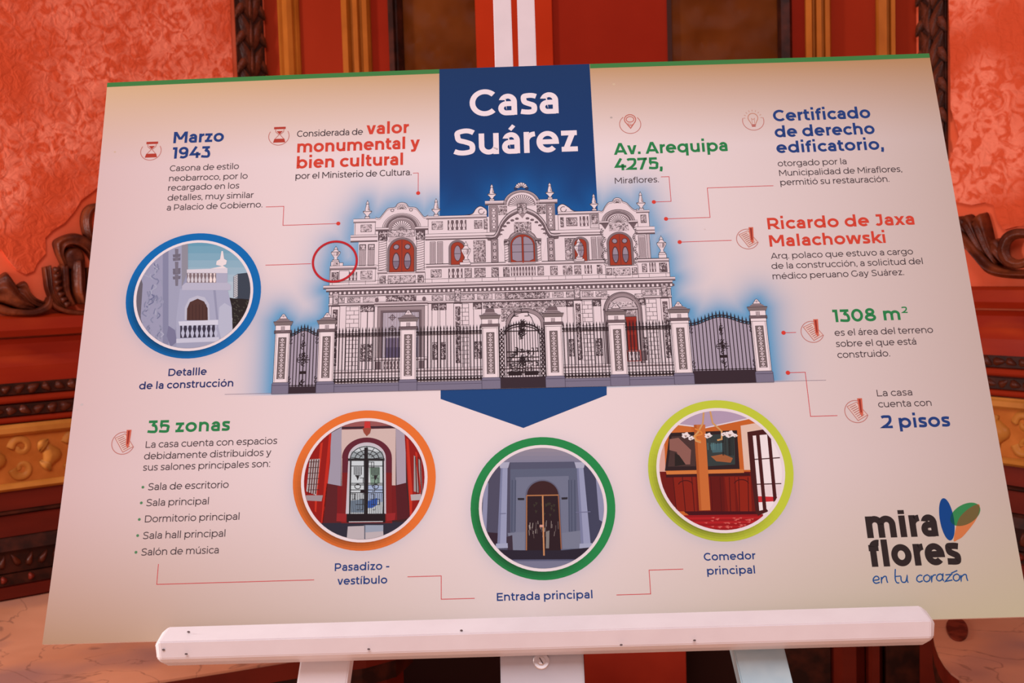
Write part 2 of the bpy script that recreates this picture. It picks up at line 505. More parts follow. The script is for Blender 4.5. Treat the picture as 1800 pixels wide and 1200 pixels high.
for nm, A_, B_, h, base, rd, hol in [
    ('leaf', [(1676, 382), (1698, 380), (1706, 396), (1718, 416)], [(1676, 402), (1692, 410), (1706, 424), (1722, 440)], .020, .004, 1, .2),
    ('leaf', [(1698, 384), (1707, 376), (1716, 382), (1723, 398), (1730, 418), (1740, 442)], [(1700, 396), (1704, 404), (1710, 414), (1718, 426), (1728, 440), (1740, 456)], .024, .006, 1, .2),
    ('leaf', [(1720, 386), (1729, 376), (1737, 374), (1744, 394), (1750, 420), (1758, 452)], [(1720, 394), (1724, 406), (1729, 420), (1736, 434), (1745, 450), (1760, 466)], .026, .008, 1, .2),
    ('leaf', [(1749, 424), (1759, 418), (1768, 426), (1774, 446), (1786, 462)], [(1750, 440), (1754, 448), (1762, 456), (1772, 464), (1786, 470)], .020, .010, 1, .2),
    ('stem', [(1668, 384), (1690, 396), (1712, 413), (1735, 440), (1758, 462), (1785, 472), (1840, 474)], [(1674, 416), (1693, 430), (1712, 441), (1730, 460), (1747, 480), (1780, 489), (1840, 491)], .026, .012, 2, 0)]:
    leaf_patch(nm, WR, A_, B_, h, base, orn3, rd, hollow=hol)
carved_sweep('volute', px_curve(WR, [(1826, 410, 7), (1800, 410, 8), (1784, 420, 9), (1778, 440, 9), (1786, 458, 8), (1804, 464, 7), (1822, 458, 6)], .024, 1.1), M['carved'], orn3, .9, 5)

# carved upright strips at the corners
def upright(name, wall, xl, xr, label, ylow):
    root = empty(name, wall.M, label=label, cat='carved post')
    s0 = wall.at(xl, 60, .012)[0]; s1 = wall.at(xr, 60, .012)[0]
    zlow = max(Z['top'] + .001, wall.at((xl + xr) / 2, ylow)[1])
    wall_box('strip', wall, s0, s1, zlow, ZTOP, 0, .012, M['carved_black'], root, .003)
    w = (s1 - s0); mid = (s0 + s1) / 2; z = ZTOP - .02; k = 0
    while z > zlow + .05:
        if z < 2.35:
            for sg in (-1, 1):
                put('leaf', ME_L, root, mid + sg * w * .02, z - (.010 if sg > 0 else 0), .011, sg * -.34 + pi, (.62 * sg, 1.15, .8))
                put('leaf', ME_L, root, mid + sg * w * .10, z - .020, .011, sg * .62, (.50 * sg, .72, .7))
            put('leaf', ME_L, root, mid, z - .004, .013, pi, (.34, .95, .8))
        z -= .056; k += 1
    return root


upright('carved_post', WL, 417, 465, 'dark carved leaf strip between the left coral wall and the red panelling', 620)
upright('carved_post', WR, 1613, 1661, 'dark carved leaf strip between the red panelling and the right coral wall', 372)

# ---- the wall between them
wc = tag(empty('wall_back', WC.M), kind='structure', label='red panelled wall behind the display board')


def cx(px, py=60, out=0.0): return WC.at(px, py, out)[0]


width_c = (CR - CL).length
zlo = WC.at(900, 1075)[1]
wall_box('backing', WC, -.02, width_c + .02, 0, ZTOP, -.16, -.10, M['black'], wc)
def strip(name, x0, x1, mat, o0=-.05, o1=0.0, bev=.0, prof=None, label=None):
    a0, a1 = cx(x0), cx(x1)
    if prof:
        pr = [(a0, -.02)] + [(a0 + (a1 - a0) * t, o) for t, o in prof] + [(a1, -.02)]
        o = moulding(name, WC, zlo, ZTOP, pr, mat, wc, vertical=True)
    else:
        o = wall_box(name, WC, a0, a1, zlo, ZTOP, o0, o1, mat, wc, bev)
    if label: o['label'] = label
    return o


GP = [(0, .012), (.10, .016), (.22, .012), (.30, .020), (.55, .024), (.75, .018), (.80, .010), (.9, .012), (1, .006)]
GP2 = [(0, .020), (.22, .024), (.30, .008), (.36, .008), (.42, .020), (.60, .022), (.64, .010), (.70, .010), (.76, .018), (.93, .018), (1, .008)]
strip('red_panel', 464, 494, M['red'])
strip('gilt_moulding', 493, 528, M['gold_trim'], prof=GP)
strip('red_panel', 528, 607, M['red'])
strip('gilt_moulding', 606, 653, M['gold_trim'], prof=GP2)
strip('red_panel', 653, 684, M['red_dark'])
strip('dark_moulding', 684, 708, M['carved_black'], prof=[(0, .004), (.1, .016), (.5, .020), (.6, .010), (.7, .010), (.8, .018), (1, .004)])
strip('leather_panel', 708, 838, M['leather'], -.05, -.008)
strip('vermilion_pilaster', 838, 972, M['orange'], -.03, .010)
strip('red_panel', 972, 1173, M['red_dark'])
strip('dark_moulding', 1173, 1181, M['black'], -.05, .004)
strip('leather_panel', 1181, 1367, M['leather'], -.05, -.008)
strip('dark_moulding', 1367, 1392, M['carved_black'], prof=[(0, .004), (.2, .018), (.8, .018), (1, .004)])
strip('red_panel', 1392, 1416, M['red_dark'])
strip('gilt_moulding', 1415, 1460, M['gold_trim'], prof=GP2)
strip('red_panel', 1460, 1540, M['red'])
strip('gilt_moulding', 1539, 1573, M['gold_trim'], prof=[(0, .012), (.1, .018), (.5, .020), (.58, .006), (.66, .006), (.74, .016), (.95, .016), (1, .004)])
strip('red_panel', 1573, 1614, M['red'])

# lower zone seen under the tray
def low(name, x0, x1, mat, o0=-.08, o1=-.02, prof=None):
    a0, a1 = cx(x0, 1175), cx(x1, 1175)
    if prof:
        return moulding(name, WC, 0, zlo, [(a0, -.04)] + [(a0 + (a1 - a0) * t, o) for t, o in prof] + [(a1, -.04)], mat, wc, vertical=True)
    return wall_box(name, WC, a0, a1, 0, zlo, o0, o1, mat, wc)


low('dark_board', 560, 642, M['carved_black'])
low('dark_board', 672, 676, M['carved'], -.08, -.01)
low('dark_board', 679, 683, M['gold_dark'], -.08, -.01)
low('red_board', 1027, 1206, M['low_red'], -.03, .0)
low('dark_board', 1378, 1462, M['carved_black'])
low('maroon_moulding', 1464, 1524, M['maroon'], prof=[(0, -.03), (.3, -.005), (.7, -.005), (1, -.03)])
low('maroon_moulding', 1526, 1556, M['maroon'], prof=[(0, -.03), (.3, -.005), (.7, -.005), (1, -.03)])
low('carved_board', 1558, 1616, M['carved_black'], -.08, .0)
low('red_board', 1617, 1760, M['maroon'], -.08, -.01)
low('red_board', 420, 560, M['maroon'], -.08, -.01)

# ---- marble topped shelves standing against the side walls
def shelf(name, outline_px, inner, label):
    root = empty(name, loc=(0, 0, 0), label=label, cat='shelf')
    pts = [on_level(x, y, ZM) for x, y in outline_px] + [Vector(p) for p in inner]
    def prism(nm, pts, z0, z1, mat, sc=1.0, bev=0):
        c = sum(pts, Vector()) / len(pts)
        bm = bmesh.new()
        q = [c + (p - c) * sc for p in pts]
        t = [bm.verts.new((p.x, p.y, z1)) for p in q]; b2 = [bm.verts.new((p.x, p.y, z0)) for p in q]
        bm.faces.new(t); bm.faces.new(b2[::-1])
        for i in range(len(q)):
            j = (i + 1) % len(q); bm.faces.new((b2[i], b2[j], t[j], t[i]))
        return from_bm(nm, bm, mat, root)
    prism('marble_top', pts, ZM - .004, ZM, M['marble'], 1.0)
    prism('wooden_edge', pts, ZM - .030, ZM - .004, M['maroon'], 1.008)
    prism('lower_moulding', pts, ZM - .060, ZM - .030, M['carved_black'], .985)
    prism('cabinet_body', pts, 0, ZM - .060, M['maroon'], .94)
    return root


def wp(wall, s, o=.014): p = wall.O + wall.D * s + wall.N * o; return (p.x, p.y, ZM)


shelf('marble_shelf', [(-600, 1340), (-60, 1252), (255, 1200), (391, 1179), (528, 1157), (640, 1141), (700, 1125), (730, 1100), (722, 1075)],
      [wp(WL, sL - .02), wp(WL, sL0)], 'pink veined marble shelf top at lower left under the carved wall')
sr = shelf('marble_shelf', [(1722, 1290), (1700, 1240), (1687, 1206), (1686, 1191), (1672, 1181), (1660, 1167), (1650, 1150), (1643, 1131), (1638, 1105), (1640, 1075), (1650, 1040)],
           [wp(WR, sR + .06), wp(WR, sR1)], 'pink marble shelf top with rounded end at lower right corner')
oc = [on_level(1682.5 + 19 * cos(t) + 3.5 * sin(t), 1107.5 + 20 * sin(t), ZM) for t in [2 * pi * i / 32 for i in range(32)]]
link_mesh('dark_inlay', [(p.x, p.y, ZM + .0035) for p in oc] + [(p.x, p.y, ZM - .001) for p in oc],
          [tuple(range(32))] + [(i, (i + 1) % 32, 32 + (i + 1) % 32, 32 + i) for i in range(32)], M['oval'], sr)

fl = link_mesh('floor', [(-4, -3.5, 0), (4, -3.5, 0), (4, 4.5, 0), (-4, 4.5, 0), (-4, -3.5, -.05), (4, -3.5, -.05), (4, 4.5, -.05), (-4, 4.5, -.05)],
               [(0, 1, 2, 3), (4, 7, 6, 5), (0, 4, 5, 1), (1, 5, 6, 2), (2, 6, 7, 3), (3, 7, 4, 0)], M['floor'])
tag(fl, 'unseen wooden floor of the room, paled to bounce warm light', kind='structure')

# ------------------------------------------------------------------ board frame (metres; x right, y up, z towards the viewer)
R0 = Vector((0.9994, -0.0320, -0.0156)); R1 = Vector((0.0246, 0.9368, -0.3489)); R2 = Vector((0.0258, 0.3483, 0.9370))
TB = Vector((0.011683, -0.017989, 1.140712))
BW, BH = .9, .6


def c2w(v): return RGT * v.x - UPV * v.y + FWD * v.z


BX = c2w(R0).normalized(); BZ = -c2w(R2); BZ = (BZ - BX * BZ.dot(BX)).normalized(); BY = BZ.cross(BX)
BO = CAM + c2w(TB - R0 * (BW / 2) - R1 * (BH / 2))
BM = Matrix(((BX.x, BY.x, BZ.x, BO.x), (BX.y, BY.y, BZ.y, BO.y), (BX.z, BY.z, BZ.z, BO.z), (0, 0, 0, 1)))


def bl(px, py, z=0.0):                         # a spot of the photograph -> board x, y in metres (on the plane z)
    d = ray(px, py); t = (BO + BZ * z - CAM).dot(BZ) / d.dot(BZ); p = CAM + d * t - BO
    return p.dot(BX), p.dot(BY)


def mm(px, py):                                # the same as millimetres right and down from the top left corner
    x, y = bl(px, py); return x * 1000, -y * 1000


print('board centre', BO + BX * .45 - BY * .3, 'lean', math.degrees(math.asin(BZ.z)))

# ------------------------------------------------------------------ easel
easel = empty('easel', BM, label='white painted wooden tripod easel with a ledge holding the display board', cat='easel')
M['easel_post'] = mottled('shaded_white_post_paint', (.54, .55, .59), (.60, .61, .65), 30, .3, .7, .35, spec=.3)  # white easel paint darkened; the shading of the post sits in the colour
M['easel_leg'] = mottled('lightened_white_leg_paint', (.90, .90, .93), (.92, .92, .93), 30, .3, .7, .35, spec=.3)  # same white paint lightened to offset the shade of board and ledge
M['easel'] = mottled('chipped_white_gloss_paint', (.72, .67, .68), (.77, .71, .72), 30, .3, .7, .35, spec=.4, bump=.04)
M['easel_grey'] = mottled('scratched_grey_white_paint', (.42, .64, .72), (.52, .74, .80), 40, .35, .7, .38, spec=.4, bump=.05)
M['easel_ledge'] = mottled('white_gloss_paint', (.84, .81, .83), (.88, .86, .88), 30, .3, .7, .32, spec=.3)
M['steel'] = new_mat('brushed_steel', (.72, .70, .70), .32, .5, .85)

def plank(name, P, Q, w, t, z1, mat, bev=.0015, w2=None):
    """flat bar from P to Q (board x,y), width w, thickness t, front face at z1"""
    P, Q = Vector(P), Vector(Q); d = (Q - P).normalized(); n = Vector((-d.y, d.x)); w2 = w2 or w
    bm = bmesh.new(); vs = []
    for z in (z1 - t, z1):
        for c, ww in ((P, w), (Q, w2)):
            for s_ in (-1, 1): vs.append(bm.verts.new((c.x + n.x * s_ * ww / 2, c.y + n.y * s_ * ww / 2, z)))
    for f in ((0, 1, 3, 2), (4, 6, 7, 5), (0, 4, 5, 1), (2, 3, 7, 6), (0, 2, 6, 4), (1, 5, 7, 3)):
        bm.faces.new([vs[i] for i in f])
    if bev: bmesh.ops.bevel(bm, geom=list(bm.edges), offset=bev, segments=2, affect='EDGES')
    return from_bm(name, bm, mat, easel)


def floor_t(P, d, z=0):                        # how far along d (board plane) the floor is
    p = BO + BX * P[0] + BY * P[1] + BZ * z; dd = BX * d[0] + BY * d[1]
    return -p.z / dd.z


# centre post
zp = -.014
pl, pr = bl(879.5, 1172, zp), bl(1026.5, 1170, zp)
pc = ((pl[0] + pr[0]) / 2, (pl[1] + pr[1]) / 2); pw = pr[0] - pl[0]
tl = floor_t((pc[0], -.3), (0, -1), zp) - .03
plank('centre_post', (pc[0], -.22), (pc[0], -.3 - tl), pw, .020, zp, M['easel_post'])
for (xa, xb, xa2, xb2) in ((865, 898.7, 869, 901.8), (909, 939.3, 911.5, 943.6)):
    a0, a1 = bl(xa, 0, zp)[0], bl(xb, 0, zp)[0]; b0, b1 = bl(xa2, 116, zp)[0], bl(xb2, 116, zp)[0]
    yt, yb = bl(900, 0, zp)[1], bl(900, 116, zp)[1]
    ct, cb = (a0 + a1) / 2, (b0 + b1) / 2; sl = (ct - cb) / (yt - yb)
    plank('mast_slat', (cb + sl * (.35 - yb), .35), (cb + sl * (-.30 - yb), -.30), b1 - b0, .018, zp - .022, M['easel'], .001)
plank('mast_block', (pc[0] - .004, -.235), (pc[0] - .004, -.30), .07, .016, zp - .040, M['easel'])
# side legs
zl = -.020
for nm, e0, e1 in (('leg', (528, 1157, 523, 1200), (616, 1154, 608, 1200)), ('leg', (1288, 1137, 1303, 1200), (1378, 1135, 1394, 1200))):
    a0, a1 = Vector(bl(e0[0], e0[1], zl)), Vector(bl(e0[2], e0[3], zl)); b0, b1 = Vector(bl(e1[0], e1[1], zl)), Vector(bl(e1[2], e1[3], zl))
    c0, c1 = (a0 + b0) / 2, (a1 + b1) / 2; d = (c1 - c0).normalized(); w = abs((b0 - a0).dot(Vector((-d.y, d.x))))
    up = c0 - d * ((c0.y + .05) / d.y)
    L = floor_t(c0, d, zl) - .03
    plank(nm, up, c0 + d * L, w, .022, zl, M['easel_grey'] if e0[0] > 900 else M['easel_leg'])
    top_last = up
plank('head_bar', (bl(735, 300)[0] - .02, -.085), (bl(1080, 300)[0] + .03, -.085), .05, .016, zl - .024, M['easel'])
# rear leg down to the floor behind
hp = BO + BX * pc[0] + BY * -.1 + BZ * -.07
foot = Vector((hp.x, hp.y + .62, 0.0))
inv = BM.inverted()
P_, Q_ = inv @ hp, inv @ foot
bmr = bmesh.new(); dr = (Q_ - P_).normalized(); sx = Vector((1, 0, 0)); sy = dr.cross(sx).normalized(); vs = []
for c in (P_, Q_):
    for a_, b2 in ((-1, -1), (1, -1), (1, 1), (-1, 1)): vs.append(bmr.verts.new(c + sx * a_ * .022 + sy * b2 * .009))
for f in ((3, 2, 1, 0), (4, 5, 6, 7), (0, 1, 5, 4), (1, 2, 6, 5), (2, 3, 7, 6), (3, 0, 4, 7)): bmr.faces.new([vs[i] for i in f])
from_bm('rear_leg', bmr, M['easel'], easel)

# ledge: profile (y, z) swept along x, mitred rounded corners
def ledge():
    sec = []
    for py, z in ((1101.5, .012), (1127.5, .036), (1157.5, .0285), (1164.0, .020)):
        sec.append((bl(300, py, z)[1], z))
    y_top, y_bot = sec[0][0], sec[-1][0]
    sec = [(y_top, .0065)] + sec + [(y_bot, -.012), (-.6012, -.012), (-.6012, .0065)]
    xl = bl(269, 1127, .034)[0]; xr = bl(1647.5, 1095, .034)[0]
    sl = 0.0
    n = len(sec); vs = []; fs = []
    cy = (sec[2][0] + sec[3][0]) / 2; cz = .012
    ch = .0058
    for x, k in ((xl, 1), (xl + ch, 0), (xr - ch, 0), (xr, 1)):
        for (y, z) in sec:
            if k and z > .004:
                y2 = y + (cy - y) * .22; z2 = z - .008 if z > .014 else z
            else: y2, z2 = y, z
            vs.append((x, y2, z2))
    for r in range(3):
        for i in range(n):
            j = (i + 1) % n; fs.append((r * n + i, r * n + j, (r + 1) * n + j, (r + 1) * n + i))
    fs.append(tuple(range(n))[::-1]); fs.append(tuple(range(3 * n, 4 * n)))
    o = link_mesh('ledge', vs, fs, M['easel_ledge'], easel)
    bm = bmesh.new(); bm.from_mesh(o.data); bmesh.ops.recalc_face_normals(bm, faces=bm.faces)
    bmesh.ops.bevel(bm, geom=list(bm.edges), offset=.0009, segments=2, affect='EDGES'); bm.to_mesh(o.data); bm.free()
    # small chips and nail heads in the paint
    M['chip'] = new_mat('paint_chip', (.12, .09, .09), .7, .2)
    for px, py in ((287, 1141.5), (327, 1149), (331, 1110), (811, 1107.5), (648, 1140.5), (1092, 1133), (1221, 1125)):
        z = .0342 if py > 1120 - (px - 300) * .0275 else .027
        x, y = bl(px, py, z)
        if py <= 1120 - (px - 300) * .0275:
            # on the sloping face
            (ya, za), (yb, zb_) = sec[1], sec[2]
            z = za + (zb_ - za) * .55; x, y = bl(px, py, z + .0006); z += .0004
        v = [(x + .0011 * cos(t) * 1.2, y + .0008 * sin(t), z) for t in [2 * pi * i / 8 for i in range(8)]]
        link_mesh('paint_chip', v + [(a_, b2, c - .0012) for a_, b2, c in v], [tuple(range(8))] + [(i, (i + 1) % 8, 8 + (i + 1) % 8, 8 + i) for i in range(8)], M['chip'], easel)
    return o


ledge()
# screw with washer on the post
sx_, sy_ = bl(951.5, 1161, zp + .003)
def disc(name, r0, r1, z0, z1, mat, seg=32, slot=False):
    bm = bmesh.new()
    prof = [(r0, z0), (r0, z1 - .0006), (r0 - .0008, z1), (r1, z1)]
    rings = []
    for r, z in prof: rings.append([bm.verts.new((sx_ + r * cos(2 * pi * i / seg), sy_ + r * sin(2 * pi * i / seg), z)) for i in range(seg)])
    for a_, b2 in zip(rings, rings[1:]):
        for i in range(seg): bm.faces.new((a_[i], a_[(i + 1) % seg], b2[(i + 1) % seg], b2[i]))
    bm.faces.new(rings[-1])
    return from_bm(name, bm, mat, easel, False)


wsh = disc('washer', .0076, .0045, zp, zp + .0016, M['steel'])
scr = disc('screw', .0038, .0022, zp + .0014, zp + .0040, M['steel'])
v = [(-.0031, -.0005), (.0031, -.0005), (.0031, .0005), (-.0031, .0005)]; c_, s_ = cos(radians(-60)), sin(radians(-60))
link_mesh('slot', [(sx_ + x * c_ - y * s_, sy_ + x * s_ + y * c_, zp + .00408) for x, y in v] + [(sx_ + x * c_ - y * s_, sy_ + x * s_ + y * c_, zp + .0030) for x, y in v],
          [(0, 1, 2, 3), (0, 4, 5, 1), (1, 5, 6, 2), (2, 6, 7, 3), (3, 7, 4, 0)], M['chip'], scr)

# ------------------------------------------------------------------ the display board
board = empty('display_board', BM, label='large printed foam display board with house drawing and Spanish text standing on the easel', cat='display board')


def vc_mat(name, rough, spec):
    m = new_mat(name, (1, 1, 1), rough, spec); nt = m.node_tree
    at = nd(m, 'ShaderNodeVertexColor', layer_name='ink')
    nt.links.new(at.outputs['Color'], nt.nodes['Principled BSDF'].inputs['Base Color'])
    return m


M['print'] = vc_mat('printed_ink', .5, .06)
M['foam'] = new_mat('white_foam_edge', (.88, .80, .74), .6, .3)


def bowL(v): return 3.6 * (1 - ((v - 300) / 300.0) ** 2)          # the left edge bows in by a few mm
def bowT(u): return 2.2 * max(0, 1 - ((u - 400) / 400.0) ** 2)


SIL = [(199, 368), (199, 292), (205, 284), (214, 292), (214, 300), (227, 298), (244, 293), (252, 284), (253, 262), (247, 258), (253, 250), (253, 231),
       (258, 210), (264, 231), (282, 232), (282, 205), (274, 200), (277, 180), (290, 160), (296, 178), (303, 175), (314, 164), (326, 160), (340, 164), (350, 175),
       (360, 163), (366, 178), (415, 172), (421, 150), (432, 160), (440, 150), (452, 141), (463, 150), (471, 161), (482, 150), (488, 165), (495, 170), (520, 178),
       (527, 162), (533, 176), (545, 165), (551, 161), (560, 166), (570, 175), (576, 160), (582, 178), (588, 198), (580, 205), (580, 232), (590, 232), (594, 212),
       (600, 232), (600, 250), (605, 254), (600, 262), (600, 285), (607, 282), (617, 290), (620, 304), (646, 294), (675, 300), (676, 289), (686, 281), (692, 290), (692, 368)]
RINGS = {'blue': (114.1, 256.7, 69.2, (14, 102, 174)), 'orange': (293.0, 454.4, 68.6, (228, 112, 48)),
         'green': (462.9, 486.6, 68.4, (38, 132, 72)), 'lime': (633.3, 455.4, 68.9, (192, 198, 60))}
import numpy as np


def seg_dist(U, V, poly):
    best = np.full(U.shape, 1e9)
    for (x0, y0), (x1, y1) in zip(poly, poly[1:] + poly[:1]):
        dx, dy = x1 - x0, y1 - y0; L = dx * dx + dy * dy + 1e-9
        t = np.clip(((U - x0) * dx + (V - y0) * dy) / L, 0, 1)
        best = np.minimum(best, np.hypot(U - x0 - t * dx, V - y0 - t * dy))
    return best


def skewed(u, v): return u, v + (u - 440) * .008


def grid_print(name, U, V, colf, z, parent, label=None):
    ny, nx = U.shape
    vs = np.stack([U.ravel() / 1000, -V.ravel() / 1000, np.full(U.size, z)], 1)
    idx = np.arange(U.size).reshape(ny, nx)
    fs = np.stack([idx[1:, :-1].ravel(), idx[1:, 1:].ravel(), idx[:-1, 1:].ravel(), idx[:-1, :-1].ravel()], 1)
    me = bpy.data.meshes.new(name); me.from_pydata(vs.tolist(), [], fs.tolist()); me.materials.append(M['print'])
    ca = me.color_attributes.new('ink', 'FLOAT_COLOR', 'POINT')
    c = colf(U.ravel(), V.ravel()); c = np.concatenate([c, np.ones((len(c), 1))], 1)
    ca.data.foreach_set('color', c.astype(np.float32).ravel())
    o = bpy.data.objects.new(name, me); COL.objects.link(o); o.parent = parent
    if label: o['label'] = label
    return o


SK = [skewed(*p) for p in SIL]


def A(c): return np.array(ink(c))


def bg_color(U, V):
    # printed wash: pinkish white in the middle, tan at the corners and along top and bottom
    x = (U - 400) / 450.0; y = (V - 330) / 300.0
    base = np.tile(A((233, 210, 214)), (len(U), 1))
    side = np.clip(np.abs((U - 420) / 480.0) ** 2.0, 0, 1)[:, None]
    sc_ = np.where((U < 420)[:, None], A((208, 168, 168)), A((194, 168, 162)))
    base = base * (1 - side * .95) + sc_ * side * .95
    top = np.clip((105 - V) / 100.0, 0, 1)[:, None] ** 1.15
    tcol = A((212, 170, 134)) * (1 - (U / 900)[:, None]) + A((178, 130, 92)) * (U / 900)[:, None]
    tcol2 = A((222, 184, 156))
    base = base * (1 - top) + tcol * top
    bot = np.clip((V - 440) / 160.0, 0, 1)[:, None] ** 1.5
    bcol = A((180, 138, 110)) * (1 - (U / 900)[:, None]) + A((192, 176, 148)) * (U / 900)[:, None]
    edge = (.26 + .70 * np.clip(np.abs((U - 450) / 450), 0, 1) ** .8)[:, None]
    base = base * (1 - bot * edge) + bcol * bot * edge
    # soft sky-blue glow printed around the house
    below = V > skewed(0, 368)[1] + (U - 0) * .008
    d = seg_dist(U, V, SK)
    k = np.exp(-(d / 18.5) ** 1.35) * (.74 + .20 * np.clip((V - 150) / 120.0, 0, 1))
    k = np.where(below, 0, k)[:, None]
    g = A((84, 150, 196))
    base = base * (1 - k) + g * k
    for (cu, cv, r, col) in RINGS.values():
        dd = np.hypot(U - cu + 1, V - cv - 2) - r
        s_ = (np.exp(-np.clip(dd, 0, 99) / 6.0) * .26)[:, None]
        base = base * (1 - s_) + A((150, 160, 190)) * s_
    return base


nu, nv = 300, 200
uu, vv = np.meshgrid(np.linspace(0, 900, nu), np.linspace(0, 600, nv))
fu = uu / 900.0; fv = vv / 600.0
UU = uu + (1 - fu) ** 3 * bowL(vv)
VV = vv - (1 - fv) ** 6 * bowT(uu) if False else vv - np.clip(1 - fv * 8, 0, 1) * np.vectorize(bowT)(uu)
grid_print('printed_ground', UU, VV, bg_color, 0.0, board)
# foam core behind
per = [(UU[0, i], VV[0, i]) for i in range(0, nu, 6)] + [(UU[j, -1], VV[j, -1]) for j in range(0, nv, 6)] + \
      [(UU[-1, i], VV[-1, i]) for i in range(nu - 1, 0, -6)] + [(UU[j, 0], VV[j, 0]) for j in range(nv - 1, 0, -6)]
n = len(per)
link_mesh('foam_core', [(u / 1000, -v / 1000, -.0001) for u, v in per] + [(u / 1000, -v / 1000, -.0055) for u, v in per],
          [tuple(range(n)), tuple(range(2 * n - 1, n - 1, -1))] + [(i, n + i, n + (i + 1) % n, (i + 1) % n) for i in range(n)], M['foam'], board)['label'] = 'pale foam core with bright cut edges'

# ------------------------------------------------------------------ flat print: one mesh per printed piece
LAY = 2.4e-5


def clip_convex(P, C):
    out = P
    n = len(C)
    for i in range(n):
        ax, ay = C[i]; bx, by = C[(i + 1) % n]; res = []
        if not out: return []
        def side(p): return (bx - ax) * (p[1] - ay) - (by - ay) * (p[0] - ax)
        for j in range(len(out)):
            p, q = out[j], out[(j + 1) % len(out)]; sp, sq = side(p), side(q)
            if sp >= 0: res.append(p)
            if (sp >= 0) != (sq >= 0):
                t = sp / (sp - sq); res.append((p[0] + (q[0] - p[0]) * t, p[1] + (q[1] - p[1]) * t))
        out = res
    return out


class Ink:
    def __init__(s, clip=None):
        s.v, s.f, s.c, s.k, s.clip, s.wk = [], [], [], 0, clip, 1.0

    def poly(s, P, col, lay=1):
        if s.clip: P = clip_convex(list(P), s.clip)
        if len(P) < 3: return
        z = lay * LAY + (s.k % 7) * 2.2e-6; s.k += 1
        b = len(s.v); s.v += [(p[0] / 1000, -p[1] / 1000, z) for p in P]
        s.f.append(tuple(range(b, b + len(P)))); s.c.append(col if max(col) <= 1.0 else ink(col))

    def ribbon(s, P, w, col, lay=1, closed=False, cut=None):
        if cut is None: cut = ''
        h = w * s.wk / 2; n = len(P)
        if n < 2: return
        Lf, Rt = [], []
        for i in range(n):
            p = P[i]
            q0 = P[i - 1] if (i > 0 or closed) else None
            q1 = P[(i + 1) % n] if (i < n - 1 or closed) else None
            def nrm(a_, b2):
                dx, dy = b2[0] - a_[0], b2[1] - a_[1]; L = math.hypot(dx, dy) or 1e-9
                return (-dy / L, dx / L)
            if q0 is None or q1 is None:
                nx_, ny_ = nrm(p, q1) if q0 is None else nrm(q0, p)
                if cut == 'h' and abs(nx_) > .3: ox, oy = h / nx_, 0.0
                else: ox, oy = nx_ * h, ny_ * h
            else:
                n0, n1 = nrm(q0, p), nrm(p, q1); mx_, my_ = n0[0] + n1[0], n0[1] + n1[1]
                L = math.hypot(mx_, my_) or 1e-9; mx_ /= L; my_ /= L
                dt = max(.36, mx_ * n0[0] + my_ * n0[1]); ox, oy = mx_ * h / dt, my_ * h / dt
            Lf.append((p[0] + ox, p[1] + oy)); Rt.append((p[0] - ox, p[1] - oy))
        k0 = s.k
        for i in range(n if closed else n - 1):
            j = (i + 1) % n; s.k = k0 + i
            s.poly([Lf[i], Lf[j], Rt[j], Rt[i]], col, lay)
        s.k = k0 + 1

    def line(s, u0, v0, u1, v1, w=.3, col=None, lay=2):
        s.ribbon([(u0, v0), (u1, v1)], w, col, lay)

    def rect(s, u0, v0, u1, v1, col, lay=1, edge=None, w=.3):
        s.poly([(u0, v0), (u1, v0), (u1, v1), (u0, v1)], col, lay)
        if edge:
            s.ribbon([(u0, v0), (u1, v0), (u1, v1), (u0, v1)], w, edge, lay + 1, closed=True)

    def ell(s, cu, cv, ru, rv, col, lay=1, n=40, rot=0, a0=0, a1=360):
        s.poly(ellp(cu, cv, ru, rv, a0, a1, n, rot)[:n if a1 - a0 >= 360 else n + 1], col, lay)

    def build(s, name, parent, label=None, skew=False):
        me = bpy.data.meshes.new(name)
        v = [(x, y - (x * 1000 - 440) * .008 / 1000, z) for x, y, z in s.v] if skew else s.v
        me.from_pydata(v, [], s.f); me.materials.append(M['print'])
        ca = me.color_attributes.new('ink', 'FLOAT_COLOR', 'CORNER')
        buf = []
        for f, c in zip(s.f, s.c): buf += [c[0], c[1], c[2], 1.0] * len(f)
        ca.data.foreach_set('color', buf)
        o = bpy.data.objects.new(name, me); COL.objects.link(o); o.parent = parent
        if label: o['label'] = label
        return o


def ellp(cu, cv, ru, rv, a0=0, a1=360, n=40, rot=0):
    r = radians(rot); out = []
    for i in range(n + 1):
        t = radians(a0 + (a1 - a0) * i / n); x, y = ru * cos(t), rv * sin(t)
        out.append((cu + x * cos(r) - y * sin(r), cv + x * sin(r) + y * cos(r)))
    return out


# top strip and title banner
g = (66, 122, 66)
for u0, u1 in ((0, 366), (531, 900)):
    I = Ink(); st = 24
    for i in range(st):
        a_, b2 = u0 + (u1 - u0) * i / st, u0 + (u1 - u0) * (i + 1) / st
        I.poly([(a_, -bowT(a_)), (b2, -bowT(b2)), (b2, 5.6 - bowT(b2)), (a_, 5.6 - bowT(a_))], g, 2)
    I.build('top_strip', board, 'green printed strip along the top edge')
UB, VB = np.meshgrid(np.linspace(366.0, 530.6, 90), np.linspace(0, 200, 110))
VB2 = VB - np.clip(1 - VB / 75, 0, 1) * np.vectorize(bowT)(UB)


def banner_col(U, V):
    d = seg_dist(U, V, SK); k = np.exp(-(d / 17.0) ** 1.2)[:, None] * .8
    y = np.clip(V / 150.0, 0, 1)[:, None]
    base = A((28, 54, 98)) * (1 - y) + A((22, 56, 112)) * y
    return base * (1 - k) + A((20, 88, 156)) * k


